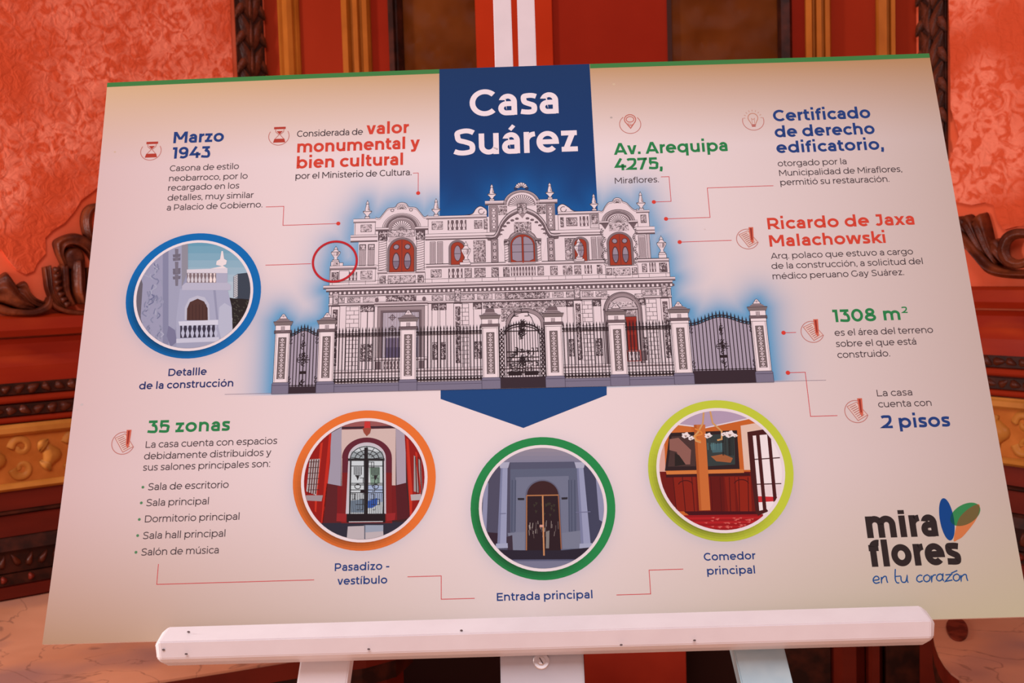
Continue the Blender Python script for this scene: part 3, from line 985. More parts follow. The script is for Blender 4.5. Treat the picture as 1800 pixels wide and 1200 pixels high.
grid_print('title_banner', UB, VB2, banner_col, 2 * LAY, board, 'blue banner behind the title')
I = Ink(); I.poly([mm(774.5, 684), mm(1066.5, 679), mm(1066.5, 694), mm(920, 752), mm(774.5, 701)], (26, 66, 122), 2)
I.build('banner_point', board, 'blue pointed tail of the banner below the house')

# ------------------------------------------------------------------ lettering (own stroke alphabet, cap height = 1)
def glyph(ch, w, X=.77, ASC=1.06):
    h = w / 2; D = -.27
    S = []
    def E(cx_, cy, rx, ry, a0, a1, n=22): return ellp(cx_, cy, rx, ry, a0, a1, n)
    def st(*p, c=False, cut='h'): S.append((list(p), c, cut))
    base, acc = ch, None
    if ch in 'áéíóú': base = dict(zip('áéíóú', 'aeıou'))[ch]; acc = True
    r = X / 2 - h + .01; cy = X / 2
    wd = .6; lb = rb = .085
    if base == 'o': wd = .82; S.append((E(.41, cy, .41 - h, r, 0, 360, 36)[:-1], True, '')); lb = rb = .045
    elif base == 'c': wd = .70; S.append((E(.41, cy, .41 - h, r, 42, 318), False, '')); lb = .045; rb = .02
    elif base == 'e':
        wd = .80; S.append(([(h * 1.2, cy), (.80 - h, cy)] + E(.40, cy, .40 - h, r, 0, 316, 30)[1:], False, '')); lb = rb = .045
    elif base == 'a':
        wd = .64; xr = .64 - h; rt = X * .62
        S.append((E(.33, rt, .64 - .33 - h, X - h + .01 - rt, 158, 0, 18) + [(xr, 0)], False, 'h'))
        b0 = X * (.58 + .4 * max(0, w - .12))
        yc = (b0 + 0) / 2
        S.append(([(xr, b0 - h * .6)] + E(.27, yc, .27 - h, (b0 - h * .6 - h) / 2 + .0, 90, 270, 18)[0:] + [(.34, yc - (b0 - 1.6 * h) / 2 - 0)] + E(.36, .30, xr - .36, .30 - h + .01, 280, 350, 6), False, ''))
        S[-1] = ([(xr, b0 - h * .6), (.27, b0 - h * .6)] + E(.27, (b0 - h * .6 + h - .01) / 2, .27 - h, (b0 - h * .6 - h + .01) / 2, 90, 270, 18) + (E(.30, .26, xr - .30, .26 - h + .01, 275, 345, 7) if w < .15 else [(xr, h - .01)]), False, '')
        lb = .05; rb = .08
    elif base in 'bp':
        wd = .84
        st((h, 0 if base == 'b' else D), (h, ASC if base == 'b' else X)); S.append((E(.43, cy, .41 - h, r, 0, 360, 36)[:-1], True, '')); rb = .045
    elif base in 'dq':
        wd = .84
        st((.84 - h, 0 if base == 'd' else D), (.84 - h, ASC if base == 'd' else X)); S.append((E(.41, cy, .41 - h, r, 0, 360, 36)[:-1], True, '')); lb = .045
    elif base == 'g':
        wd = .84; S.append((E(.41, cy + .02, .41 - h, r - .02, 0, 360, 36)[:-1], True, '')); lb = .045
        S.append(([(.84 - h, X), (.84 - h, .05)] + E(.43, .04, .41 - h, .04 - D - h, 0, -140, 18)[1:], False, ''))
    elif base == 'f':
        wd = .46; S.append(([(.18, 0), (.18, ASC - .26)] + E(.18 + .22, ASC - .26, .22, .26 - h, 180, 75, 12)[1:], False, '')); st((.0, X - h * .9), (.42, X - h * .9)); lb = .03; rb = 0
    elif base == 't':
        wd = .48; S.append(([(.18, X + .19), (.18, .22)] + E(.18 + .19, .22, .19, .22 - h + .01, 180, 300, 12)[1:], False, '')); st((.0, X - h * .9), (.45, X - h * .9)); lb = .03; rb = .02
    elif base == 'h':
        wd = .72; st((h, 0), (h, ASC)); S.append(([(h, cy)] + E(.36, X - .34, .36 - h, .34 - h + .01, 180, 0, 16)[1:] + [(.72 - h, 0)], False, 'h'))
    elif base == 'n':
        wd = .72; st((h, 0), (h, X)); S.append(([(h, cy)] + E(.36, X - .34, .36 - h, .34 - h + .01, 180, 0, 16)[1:] + [(.72 - h, 0)], False, 'h'))
    elif base == 'm':
        wd = 1.20; st((h, 0), (h, X)); hw = (1.20 - w) / 4
        for k in (0, 1):
            c = h + hw * (2 * k + 1); S.append(([(c - hw, cy)] + E(c, X - .32, hw, .32 - h + .01, 180, 0, 16)[1:] + [(c + hw, 0)], False, 'h'))
    elif base == 'u':
        wd = .72; st((.72 - h, 0), (.72 - h, X)); S.append(([(h, X)] + E(.36, .34, .36 - h, .34 - h + .01, 180, 360, 16)[1:] + [(.72 - h, cy)], False, 'h'))
    elif base == 'r':
        wd = .42; st((h, 0), (h, X)); S.append(([(h, cy)] + E(.42, X - .36, .42 - h, .36 - h + .01, 180, 92, 10)[1:], False, '')); rb = .0
    elif base == 's':
        wd = .58
        P = [(.55, X - .10 - h * .3), (.42, X - h + .004), (.26, X - h + .006), (.07 + h * .6, X - .10 - h * .3), (.10 + h * .5, X * .60), (.30, X * .5), (.50 - h * .4, X * .40), (.52 - h * .6, .12 + h * .2), (.33, h - .006), (.16, h + .0), (.02, .10 + h * .2)]
        S.append((catmull(P, 4), False, '')); lb = rb = .04
    elif base in 'iı': wd = w; st((h, 0), (h, X)); \
        (st((h, X + (.16 if X < .78 else .05)), (h, X + (.16 + w * 1.05 if X < .78 else .20))) if base == 'i' else None); lb = rb = .10
    elif base == 'l': wd = w; st((h, 0), (h, ASC)); lb = rb = .10
    elif base == 'k': wd = .70; st((h, 0), (h, ASC)); st((h, .22), (.64, X)); st((.28, .40), (.66, 0)); rb = 0
    elif base == 'v': wd = .74; st((h * 1.12, X), (.37 - h * .1, 0)); st((.37 + h * .1, 0), (.74 - h * 1.12, X)); lb = rb = .01
    elif base == 'w': wd = 1.16; st((h * 1.06, X), (.31 - h * .1, 0)); st((.31 + h * .1, 0), (.58 - h * .1, X)); st((.58 + h * .1, X), (.85 - h * .1, 0)); st((.85 + h * .1, 0), (1.16 - h * 1.06, X)); lb = rb = .01
    elif base == 'x': wd = .72; st((h, 0), (.72 - h, X)); st((h, X), (.72 - h, 0)); lb = rb = .01
    elif base == 'y': wd = .76; st((h * 1.12, X), (.39, .0)); st((.76 - h * 1.12, X), (.34, -.06)); st((.39, .05), (.31, -.14), (.21, D + h), (.05, D + h + .01), cut=''); lb = rb = .01
    elif base == 'z': wd = .62; st((.02, X - h), (.60, X - h), cut=''); st((.02, h), (.61, h), cut=''); st((.60 - h * 1.25, X), (.02 + h * 1.25, 0)); lb = rb = .04
    elif base == 'A': wd = 1.04; st((h * 1.08, 0), (.52 - h * .1, 1)); st((.52 + h * .1, 1), (1.04 - h * 1.08, 0)); st((.22, .28), (.82, .28)); lb = rb = .0
    elif base == 'C': wd = .92; S.append((E(.52, .5, .52 - h, .5 - h + .012, 45, 315, 28), False, '')); lb = .05; rb = .02
    elif base == 'D': wd = .96; S.append(([(h, h), (.45, h)] + E(.45, .5, .51 - h, .5 - h, -90, 90, 24)[1:] + [(h, 1 - h)], True, '')); rb = .05
    elif base == 'E': wd = .74; st((.74, h), (h, h), (h, 1 - h), (.72, 1 - h), cut=''); st((h, .51), (.66, .51)); rb = .04
    elif base == 'G': wd = .98; S.append((E(.52, .5, .52 - h, .5 - h + .012, 47, 330, 28) + [(.96 - h, .22), (.96 - h, .52)], False, '')); lb = .05
    elif base == 'J': wd = .60; S.append(([(.16, 1 - h), (.60 - h, 1 - h), (.60 - h, .30)] + E(.30, .30, .30 - h, .30 - h + .01, 0, -142, 14)[1:], False, '')); lb = .0
    elif base == 'L': wd = .70; st((h, 1), (h, h), (.70, h), cut=''); rb = .02
    elif base == 'M': wd = 1.10; st((h, 0), (h, 1)); st((1.10 - h, 0), (1.10 - h, 1)); st((h * 1.2, 1), (.55 - h * .05, .30)); st((.55 + h * .05, .30), (1.10 - h * 1.2, 1))
    elif base in 'PR':
        wd = .84; st((h, 0), (h, 1)); S.append(([(h, 1 - h), (.46, 1 - h)] + E(.46, .64, .36 - h, .36 - h, 90, -90, 16)[1:] + [(h, .28 + h)], False, ''))
        if base == 'R': st((.50, .30), (.82 - h * .3, 0))
        rb = .04
    elif base == 'S':
        wd = .80
        P = [(.74, .84), (.58, 1 - h + .0), (.38, 1 - h + .01), (.12 + h * .4, .88 - h * .3), (.08 + h * .7, .72), (.20, .57), (.42, .50), (.66 - h * .2, .41), (.75 - h * .6, .27), (.68 - h * .3, .10 + h * .4), (.42, h - .01), (.20, h), (.03, .15)]
        S.append((catmull(P, 4), False, '')); lb = rb = .05
    elif base == '0': wd = .84; S.append((E(.42, .5, .42 - h, .5 - h + .01, 0, 360, 36)[:-1], True, '')); lb = rb = .05
    elif base == '1': wd = .36; st((0, 1 - h), (.36 - h, 1 - h), (.36 - h, 0), cut=''); lb = .02
    elif base == '2': wd = .74; S.append((catmull([(.05, .84), (.18, .96 - h * .6), (.38, 1 - h + .005), (.62 - h * .3, .90 - h * .2), (.68 - h * .5, .70), (.58, .50), (.36, .26), (.08 + h * .3, h)], 5) + [(.74, h)], False, '')); lb = rb = .04
    elif base == '3': wd = .72; st((.05, 1 - h), (.66, 1 - h), cut=''); st((.66 - h * 1.25, 1), (.34, .575)); S.append((catmull([(.32, .60), (.52, .57), (.72 - h, .32), (.56, .06 + h * .5), (.34, h - .01), (.14, h + .01), (.01, .14)], 5), False, '')); lb = rb = .04
    elif base == '4': wd = .88; st((.52, 1), (.10 + h * .3, .22 + h), (.88, .22 + h), cut=''); st((.64 - h * .2, 0), (.64 - h * .2, .52)); lb = rb = .02
    elif base == '5': wd = .74; S.append(([(.66, 1 - h), (.16, 1 - h), (.12 + h * .2, .56)] + catmull([(.12 + h * .2, .56), (.38, .585), (.64, .50), (.73 - h, .31), (.60, .07 + h * .5), (.36, h - .01), (.16, h + .01), (.02, .13)], 5), False, '')); lb = rb = .04
    elif base == '7': wd = .76; st((h, .78), (h, 1 - h), (.74, 1 - h), cut=''); st((.74 - h * 1.1, 1), (.24, 0)); lb = rb = .03
    elif base == '8':
        wd = .80; S.append((E(.40, .745, .33 - h, .26 - h * .7, 0, 360, 30)[:-1], True, '')); S.append((E(.40, .28, .40 - h, .29 - h + .01, 0, 360, 30)[:-1], True, '')); lb = rb = .05
    elif base == '9':
        wd = .80; S.append((E(.38, .67, .38 - h, .34 - h, 0, 360, 30)[:-1], True, '')); S.append((catmull([(.76 - h * .9, .67), (.75 - h, .40), (.62, .10 + h), (.40, h - .01), (.14, h + .04)], 5), False, '')); lb = rb = .05
    elif base == '.': wd = w * 1.05; st((wd / 2, 0), (wd / 2, w * 1.05)); lb = rb = .06
    elif base == ':': wd = w * 1.05; st((wd / 2, 0), (wd / 2, w * 1.05)); st((wd / 2, X - w), (wd / 2, X)); lb = rb = .08
    elif base == ',': wd = w * 1.05; st((wd / 2, w), (wd / 2, 0), (wd / 2 - w * .25, -w * 1.0), cut=''); lb = rb = .06
    elif base == '-': wd = .38; st((0, .38), (.38, .38))
    elif base == ' ': wd = .33; lb = rb = 0
    else: raise ValueError(ch)
    if acc:
        cxm = wd / 2; S.append(([(cxm - .03, X + .10), (cxm + .12, X + .27)], False, 'acc'))
    return S, wd, lb, rb


def text_mm(I, s, p0, p1, cap, col, weight=.115, lay=4, X=.77, ASC=1.06, kmax=1.12):
    """write s along p0->p1 (mm, v down), cap height in mm; spacing stretches to fill the run"""
    dx, dy = p1[0] - p0[0], p1[1] - p0[1]; L = math.hypot(dx, dy); ex, ey = dx / L, dy / L
    G = [glyph(c, weight, X, ASC) for c in s]
    nat = sum(g[1] for g in G) + sum(G[i][3] + G[i + 1][2] for i in range(len(G) - 1))
    run = L / cap
    k = run / nat
    kx = max(.86, min(kmax, k))
    track = (run - nat * kx) / max(1, len(s) - 1)
    x = 0
    for i, g in enumerate(G):
        for (P, closed, cut) in g[0]:
            q = []
            for (a_, b2) in P:
                t = (x + a_ * kx) * cap; n_ = b2 * cap
                q.append((p0[0] + ex * t + ey * n_ * 1.0, p0[1] + ey * t - ex * n_))
            # horizontal cut works in the text's own axes: baselines are level on the board
            I.ribbon(q, weight * cap * (.72 if cut == 'acc' else 1), col, lay, closed, cut)
        x += g[1] * kx + track
        if i < len(G) - 1: x += (g[3] + G[i + 1][2]) * kx
    return


NAVY, BLK, RED, GRN = (38, 62, 122), (78, 62, 66), (208, 66, 50), (44, 124, 72)


def T(name, rows, label=None, parent=None):
    I = Ink()
    for (s, x0, y0, x1, y1, cap, col, wt) in rows:
        a_, b2 = mm(x0, y0), mm(x1, y1); vm = (a_[1] + b2[1]) / 2
        if abs(a_[1] - b2[1]) < 3.0: a_, b2 = (a_[0], vm), (b2[0], vm)
        c = mm((x0 + x1) / 2, (y0 + y1) / 2 - cap); capmm = vm - c[1]
        text_mm(I, s, a_, b2, capmm, col, wt)
    return I.build(name, parent or board, label)


BD, RG, SB = .205, .125, .175
T('heading', [('Marzo', 304.5, 252, 393, 248.5, 19.8, NAVY, BD), ('1943', 302.5, 279.2, 369, 276.5, 20.0, NAVY, BD)], 'dark blue heading')
T('paragraph', [('Casona de estilo', 298.3, 301, 419.7, 297, 10.2, BLK, RG), ('neobarroco, por lo', 297, 318.3, 435, 314.3, 10.2, BLK, RG),
                ('recargado en los', 295.3, 335, 420.3, 331.3, 10.2, BLK, RG), ('detalles, muy similar', 294.3, 352.3, 445.7, 348, 10.3, BLK, RG),
                ('a Palacio de Gobierno.', 293, 369.7, 461, 364.7, 10.4, BLK, RG)])
T('heading', [('valor', 644, 236.3, 719, 233.5, 20.5, RED, BD), ('monumental y', 522.3, 268.3, 738, 260.8, 20.5, RED, BD),
              ('bien cultural', 521.3, 296.3, 708.3, 289.7, 20.5, RED, BD)], 'red heading')
T('paragraph', [('Considerada de', 522, 240.7, 637.7, 236.7, 10.8, BLK, .13), ('por el Ministerio de Cultura.', 519.3, 315, 723.3, 307.7, 10.8, BLK, .13)])
T('heading', [('Av. Arequipa', 1079.3, 271.7, 1279.3, 265.7, 20.5, GRN, .20), ('4275,', 1080.7, 299.3, 1165, 297.0, 20.8, GRN, .20)], 'green heading')
T('paragraph', [('Miraflores.', 1081, 322.3, 1158.3, 320.6, 10.2, BLK, .13)])
T('heading', [('Certificado', 1360, 214, 1530.7, 206.7, 19.8, NAVY, BD), ('de derecho', 1362.7, 241.7, 1538.3, 235, 19.6, NAVY, BD),
              ('edificatorio,', 1365.7, 269.7, 1554, 262, 19.6, NAVY, BD)], 'dark blue heading')
T('paragraph', [('otorgado por la', 1367.7, 293.3, 1488.3, 287.7, 10.4, BLK, RG), ('Municipalidad de Miraflores,', 1370.3, 310.3, 1585.7, 301, 10.4, BLK, RG),
                ('permitió su restauración.', 1372.3, 327, 1563.3, 318.3, 10.6, BLK, RG)])
T('heading', [('Ricardo de Jaxa', 1350, 404.3, 1608, 393.3, 20.2, RED, BD), ('Malachowski', 1353.3, 434.3, 1557.3, 426, 20.2, RED, BD)], 'red heading')
T('paragraph', [('Arq. polaco que estuvo a cargo', 1355.3, 456, 1605.3, 446, 10.6, BLK, RG), ('de la construcción, a solicitud del', 1356.7, 474, 1622.3, 462.7, 10.8, BLK, RG),
                ('médico peruano Gay Suárez.', 1358.7, 491.7, 1589.3, 482.3, 10.8, BLK, RG)])
T('heading', [('1308', 1465.3, 566.4, 1541, 563.5, 22.0, GRN, BD), ('m', 1554, 563, 1583.5, 561.9, 22.0, GRN, BD), ('2', 1585.5, 550.3, 1595.5, 549.8, 11.2, GRN, .19)], 'green heading')
T('paragraph', [('es el área del terreno', 1467.7, 591, 1640.5, 584, 11.4, BLK, RG), ('sobre el que está', 1470, 610, 1611, 605, 11.4, BLK, RG), ('construido.', 1472.5, 629, 1564.8, 626.2, 11.4, BLK, RG)])
T('paragraph', [('La casa', 1542, 696.8, 1604, 694.3, 11.6, BLK, RG), ('cuenta con', 1544.3, 716.3, 1637.9, 712.7, 11.6, BLK, RG)])
T('heading', [('2 pisos', 1550.7, 753.3, 1671, 748.8, 23.0, NAVY, BD)], 'dark blue heading')
T('caption', [('Detallle', 295.7, 661, 362.9, 658.6, 12.8, (44, 52, 104), SB), ('de la construcción', 244.2, 683.8, 409.8, 679.6, 12.8, (44, 52, 104), SB)], 'dark blue caption')
T('heading', [('35 zonas', 258.9, 760.8, 403.8, 756.9, 22.0, GRN, BD)], 'green heading')
T('paragraph', [('La casa cuenta con espacios', 255.8, 787, 487.1, 780, 11.8, BLK, RG), ('debidamente distribuidos y', 253, 806.3, 476.6, 801.6, 11.8, BLK, RG),
                ('sus salones principales son:', 251.2, 826.6, 474.5, 821, 11.8, BLK, RG)])
rows = [('Sala de escritorio', 260, 861.2, 401.7, 857.4, 12.2, BLK, RG), ('Sala principal', 256.8, 889.6, 366.7, 885.9, 12.2, BLK, RG), ('Dormitorio principal', 254.4, 918, 420.6, 913, 12.2, BLK, RG),
        ('Sala hall principal', 250.9, 947.3, 395.8, 942.8, 12.4, BLK, RG), ('Salón de música', 248, 976, 384.2, 972.4, 12.4, BLK, RG)]
T('list_text', rows)
I = Ink()
for x, y in ((251.2, 856), (248.4, 883.6), (244.9, 912.7), (242, 941), (239, 970.4)):
    u, v_ = mm(x, y); I.ell(u, v_, 1.35, 1.35, (86, 130, 92), 4, 14)
I.build('list_bullets', board, 'small green bullet dots')
T('caption', [('Pasadizo', 588.3, 1003.2, 672, 1001.2, 13.6, NAVY, SB), ('-', 678.5, 1001, 686.8, 1000.7, 13.6, NAVY, SB), ('vestíbulo', 592.8, 1027.5, 680.7, 1025.3, 13.6, NAVY, SB)], 'dark blue caption')
T('caption', [('Entrada principal', 873.4, 1055.8, 1041.8, 1051.3, 14.0, NAVY, SB)], 'dark blue caption')
T('caption', [('Comedor', 1237.5, 985, 1328.7, 982.8, 13.6, NAVY, SB), ('principal', 1243.2, 1010, 1327.7, 1007.5, 13.6, NAVY, SB)], 'dark blue caption')
WHT = (236, 214, 222)
I = Ink()
for s_, x0, y0, x1, y1 in (('Casa', 826, 203.5, 982, 200), ('Suárez', 797.5, 272, 1016.5, 267)):
    a_, b2 = mm(x0, y0), mm(x1, y1); vm = (a_[1] + b2[1]) / 2; c = mm((x0 + x1) / 2, (y0 + y1) / 2 - 46)
    text_mm(I, s_, (a_[0], vm), (b2[0], vm), vm - c[1], WHT, .185, 6, X=.80, ASC=1.0, kmax=1.3)
I.build('title', board, 'white title lettering')

# ------------------------------------------------------------------ leader lines and icons
LR = (204, 60, 64)
def leader(pts, dot=None, w=.62):
    I = Ink(); P = [mm(*p) for p in pts]
    for i in range(1, len(P)):       # keep the runs square to the board
        if abs(P[i][1] - P[i - 1][1]) < abs(P[i][0] - P[i - 1][0]): P[i] = (P[i][0], P[i - 1][1])
        else: P[i] = (P[i - 1][0], P[i][1])
    I.ribbon(P, w, LR, 4)
    if dot is not None:
        q = P[dot]; I.ell(q[0], q[1], 2.15, 2.15, (212, 62, 52), 5, 20)
    I.build('leader_line', board, 'thin red leader line')


leader([(467.3, 363.7), (499, 362.9), (498.3, 396), (594.7, 392.3)], -1)
leader([(726, 304.3), (735.2, 304), (735.2, 339.3)], -1)
leader([(466.7, 466), (546.7, 463)])
leader([(1161.7, 310.9), (1176, 310.3), (1179, 353.9), (1149.3, 354.5)], -1)
leader([(1359.5, 326.3), (1243.3, 330.7), (1248, 382), (1170.7, 384.7)], -1)
leader([(1286, 422.3), (1194.7, 425.3)], -1)
leader([(1399.2, 584), (1377.3, 584.8)], -1)
leader([(1472, 730.2), (1424.8, 731.7), (1415, 654), (1385, 655.2)], -1)
leader([(278.5, 991), (274.7, 1026.8), (552.2, 1018.4)])
leader([(716.3, 1013.5), (775.6, 1012.4), (775.9, 1052.9), (834.5, 1051.7)])
leader([(1083.6, 1045.3), (1143.7, 1043.3), (1141.2, 1001.7), (1201, 1000.1)])
I = Ink(); I.ribbon([mm(395, 693), mm(900, 680.5), mm(1452, 668)], .45, (140, 122, 138), 3); I.build('ground_line', board, 'thin grey ground line')
I = Ink(); c = mm(588.7, 459.7); I.ribbon(ellp(c[0], c[1], 22.6, 22.6, 0, 360, 64)[:-1], 2.3, (190, 36, 44), 26, True)
I.build('marker_ring', board, 'red ring around the corner urn')

IC, IB = (190, 112, 104), (176, 60, 48)
def icon_arc(I, c, r, a0, a1, w=.7): I.ribbon(ellp(c[0], c[1], r, r, a0, a1, 40), w, IC, 4)
def hourglass(px, py):
    I = Ink(); c = mm(px, py); icon_arc(I, c, 11.0, -32, 212, .75)
    u, v_ = c[0] + .6, c[1] - 1.0
    I.rect(u - 6.3, v_ - 10.4, u + 6.3, v_ - 7.6, IB, 4); I.poly([(u - 5.4, v_ + 4.2), (u + 5.4, v_ + 4.2), (u + 6.6, v_ + 8.8), (u - 6.6, v_ + 8.8)], IB, 4)
    I.ribbon([(u - 4.6, v_ - 7.4), (u - 4.2, v_ - 4.2), (u - .5, v_ - .8), (u - 4.6, v_ + 4.2)], .7, IC, 5)
    I.ribbon([(u + 4.6, v_ - 7.4), (u + 4.2, v_ - 4.2), (u + .5, v_ - .8), (u + 4.6, v_ + 4.2)], .7, IC, 5)
    I.poly([(u - 3.4, v_ - 5.2), (u + 3.4, v_ - 5.2), (u, v_ - 1.2)], IB, 4)
    I.build('hourglass_icon', board, 'red hourglass icon in a thin ring')
hourglass(265.3, 265.5); hourglass(490.3, 239.3)
def notes(px, py):
    I = Ink(); c = mm(px, py); icon_arc(I, c, 11.2, 20, 300, .7); u, v_ = c
    q = [(u - 8.4, v_ - 5.2), (u + 1.2, v_ - 9.4), (u + 10.2, v_ + 3.8), (u + .4, v_ + 9.2)]
    I.poly(q, (222, 188, 182), 5); I.ribbon(q, .6, IC, 6, True)
    for k in range(7):
        t = (k + 1) / 8; a_ = (q[0][0] + (q[3][0] - q[0][0]) * t, q[0][1] + (q[3][1] - q[0][1]) * t); b2 = (q[1][0] + (q[2][0] - q[1][0]) * t, q[1][1] + (q[2][1] - q[1][1]) * t)
        I.line(a_[0] + 1.4, a_[1] - .6, a_[0] + (b2[0] - a_[0]) * .78, a_[1] + (b2[1] - a_[1]) * .78, .65, (168, 92, 88), 6)
    I.poly([(u + 2.2, v_ - 13.2), (u + 7.0, v_ - 13.2), (u + 6.2, v_ + 2.0), (u + 2.8, v_ + 2.0)], (206, 96, 76), 7)
    I.poly([(u + 3.6, v_ - 12.2), (u + 5.4, v_ - 12.2), (u + 5.0, v_ + 1.2), (u + 3.8, v_ + 1.2)], (150, 48, 40), 8)
    I.poly([(u + 2.8, v_ + 2.0), (u + 6.2, v_ + 2.0), (u + 4.8, v_ + 5.6)], (206, 96, 76), 8)
    I.build('note_icon', board, 'red icon of a written sheet with a pencil')
for p in ((1314.0, 420), (1428.0, 583), (1505.5, 723), (216.6, 778.5)): notes(*p)
I = Ink(); c = mm(1107.7, 218.3); icon_arc(I, c, 11.3, -45, 232, .75); u, v_ = c[0] + .2, c[1] - 3.2
I.ribbon([(u, v_ + 8.2)] + ellp(u, v_ - 2.6, 6.0, 6.0, 150, 390, 26) , .9, (192, 92, 78), 5, True)
I.ribbon(ellp(u, v_ - 2.8, 4.1, 3.4, 0, 360, 24)[:-1], .8, (192, 92, 78), 5, True)
for k in range(6): I.line(u - 2.8 + k * 1.1, v_ + 1.2 + .35 * k, u - 1.6 + k * .5, v_ + 5.6, .35, (200, 110, 96), 5)
I.build('pin_icon', board, 'red map pin icon in a thin ring')
I = Ink(); c = mm(1324, 212.5); icon_arc(I, c, 11.3, -20, 200, .7); u, v_ = c[0], c[1] - 2.2
CB = (196, 128, 108)
I.ribbon([(u - 2.2, v_ + 6.0)] + ellp(u, v_ - 1.5, 5.2, 5.6, 140, 400, 26) + [(u + 2.2, v_ + 6.0)], .8, CB, 5)
I.rect(u - 2.4, v_ + 6.4, u + 2.4, v_ + 7.4, IB, 5); I.rect(u - 2.0, v_ + 8.0, u + 2.0, v_ + 9.2, IB, 5)
I.ribbon([(u - 1.2, v_ + 5.6), (u - 1.6, v_ - 1.0), (u, v_ + .8), (u + 1.6, v_ - 1.0), (u + 1.2, v_ + 5.6)], .45, CB, 5)
for k in range(9):
    t = radians(-180 + 180 * k / 8); I.line(u + 8 * cos(t), v_ - 1.5 + 8 * sin(t), u + 10 * cos(t), v_ - 1.5 + 10 * sin(t), .45, CB, 5)
I.build('bulb_icon', board, 'faint red light bulb icon in a thin ring')

# ------------------------------------------------------------------ logo
lg = bpy.data.objects.new('logo', None); COL.objects.link(lg); lg.parent = board; lg['label'] = 'black lettering and leaf emblem of the town'
def zl_(X, Y): return mm(1480 + X / 6.0, 850 + Y / 6.0)
I = Ink()
KB = (50, 38, 38)
for s, x0, y0, x1, y1 in (('mira', 274, 572, 1018, 553), ('flores', 306, 874, 1262, 852)):
    a_, b2 = zl_(x0, y0), zl_(x1, y1); vm = (a_[1] + b2[1]) / 2; c = zl_((x0 + x1) / 2, (y0 + y1) / 2 - 286)
    text_mm(I, s, (a_[0], vm), (b2[0], vm), vm - c[1], KB, .235, 4, X=.80, ASC=1.0, kmax=1.3)
I.build('logo_lettering', lg)
I = Ink()
def rot_ell(cx_, cy, L, Wd, dx, dy, n=40):
    return [zl_(*p) for p in ellp(cx_, cy, L, Wd, 0, 360, n, math.degrees(math.atan2(dy, dx)))[:-1]]
tear = [(1178, 602), (1200, 470), (1232, 370), (1290, 300), (1370, 240), (1440, 215), (1452, 250), (1440, 320), (1400, 400), (1340, 480), (1270, 560), (1220, 590)]
org = [zl_(*p) for p in catmull(tear, 5, True)]
grn = rot_ell(1300, 322, 172, 104, 300, -165)
blu = rot_ell(1106, 375, 226, 74, 78, 446)
I.poly(org, (206, 116, 70), 4); I.poly(grn, (56, 130, 78), 5)
def orient(P):
    a_ = sum(P[i][0] * P[(i + 1) % len(P)][1] - P[(i + 1) % len(P)][0] * P[i][1] for i in range(len(P))); return P if a_ > 0 else P[::-1]
ov = clip_convex(org, orient(grn)); I.poly(ov, (112, 92, 56), 6)
I.poly(blu, (22, 66, 132), 7)
ov = clip_convex(grn, orient(blu)); I.poly(ov, (14, 74, 86), 8)
ov = clip_convex([zl_(*p) for p in [(1170, 600), (1195, 470), (1250, 440), (1250, 600)]], orient(blu)); I.poly(ov, (22, 58, 96), 8)
I.build('leaf_emblem', lg, 'blue, green and orange overlapping leaf shapes')
# hand-written slogan
I = Ink()
HW = {'e': ([(6, 50), (60, 42), (56, 14), (30, 4), (6, 30), (6, 62), (30, 84), (72, 74)], 84), 'n': ([(4, 14), (6, 80), (8, 40), (34, 10), (54, 14), (60, 50), (70, 84)], 84),
      't': ([(6, -78), (4, -20), (6, 40), (20, 78), (44, 82)], 56), 'u': ([(4, 8), (6, 50), (22, 76), (50, 70), (62, 20), (64, 6), (64, 50), (74, 84)], 90),
      'c': ([(58, 10), (34, 2), (8, 24), (6, 60), (30, 80), (62, 66)], 68), 'o': ([(34, 2), (8, 18), (4, 56), (28, 80), (58, 64), (62, 24), (40, 2), (34, 2)], 72),
      'r': ([(4, 10), (8, 78), (10, 36), (26, 8), (50, 4)], 54), 'a': ([(62, 20), (40, -4), (10, 10), (2, 50), (24, 74), (52, 60), (62, 22), (62, -2), (60, 50), (72, 78)], 82),
      'z': ([(4, 8), (60, 4), (54, 12), (8, 76), (12, 80), (72, 68)], 78)}
def hand(s, X0, Y0, X1, Y1, sc=.92):
    nat = sum(HW[c][1] for c in s); k = (X1 - X0) / nat; x = 0
    for c in s:
        P = [zl_(X0 + (x + a_) * k, Y0 + (Y1 - Y0) * ((x + a_) * k) / (X1 - X0) - (80 - b2) * sc) for a_, b2 in HW[c][0]]
        I.ribbon(catmull(P, 5), 1.15, (34, 78, 138), 4); x += HW[c][1]
hand('en', 326, 1046, 496, 1040); hand('tu', 556, 1044, 716, 1040); hand('corazon', 784, 1036, 1342, 1020)
I.ribbon([zl_(556, 978), zl_(622, 972)], 1.0, (34, 78, 138), 4); I.ribbon([zl_(1150, 944), zl_(1216, 914)], 1.1, (34, 78, 138), 4)
I.build('logo_slogan', lg, 'blue handwritten slogan')

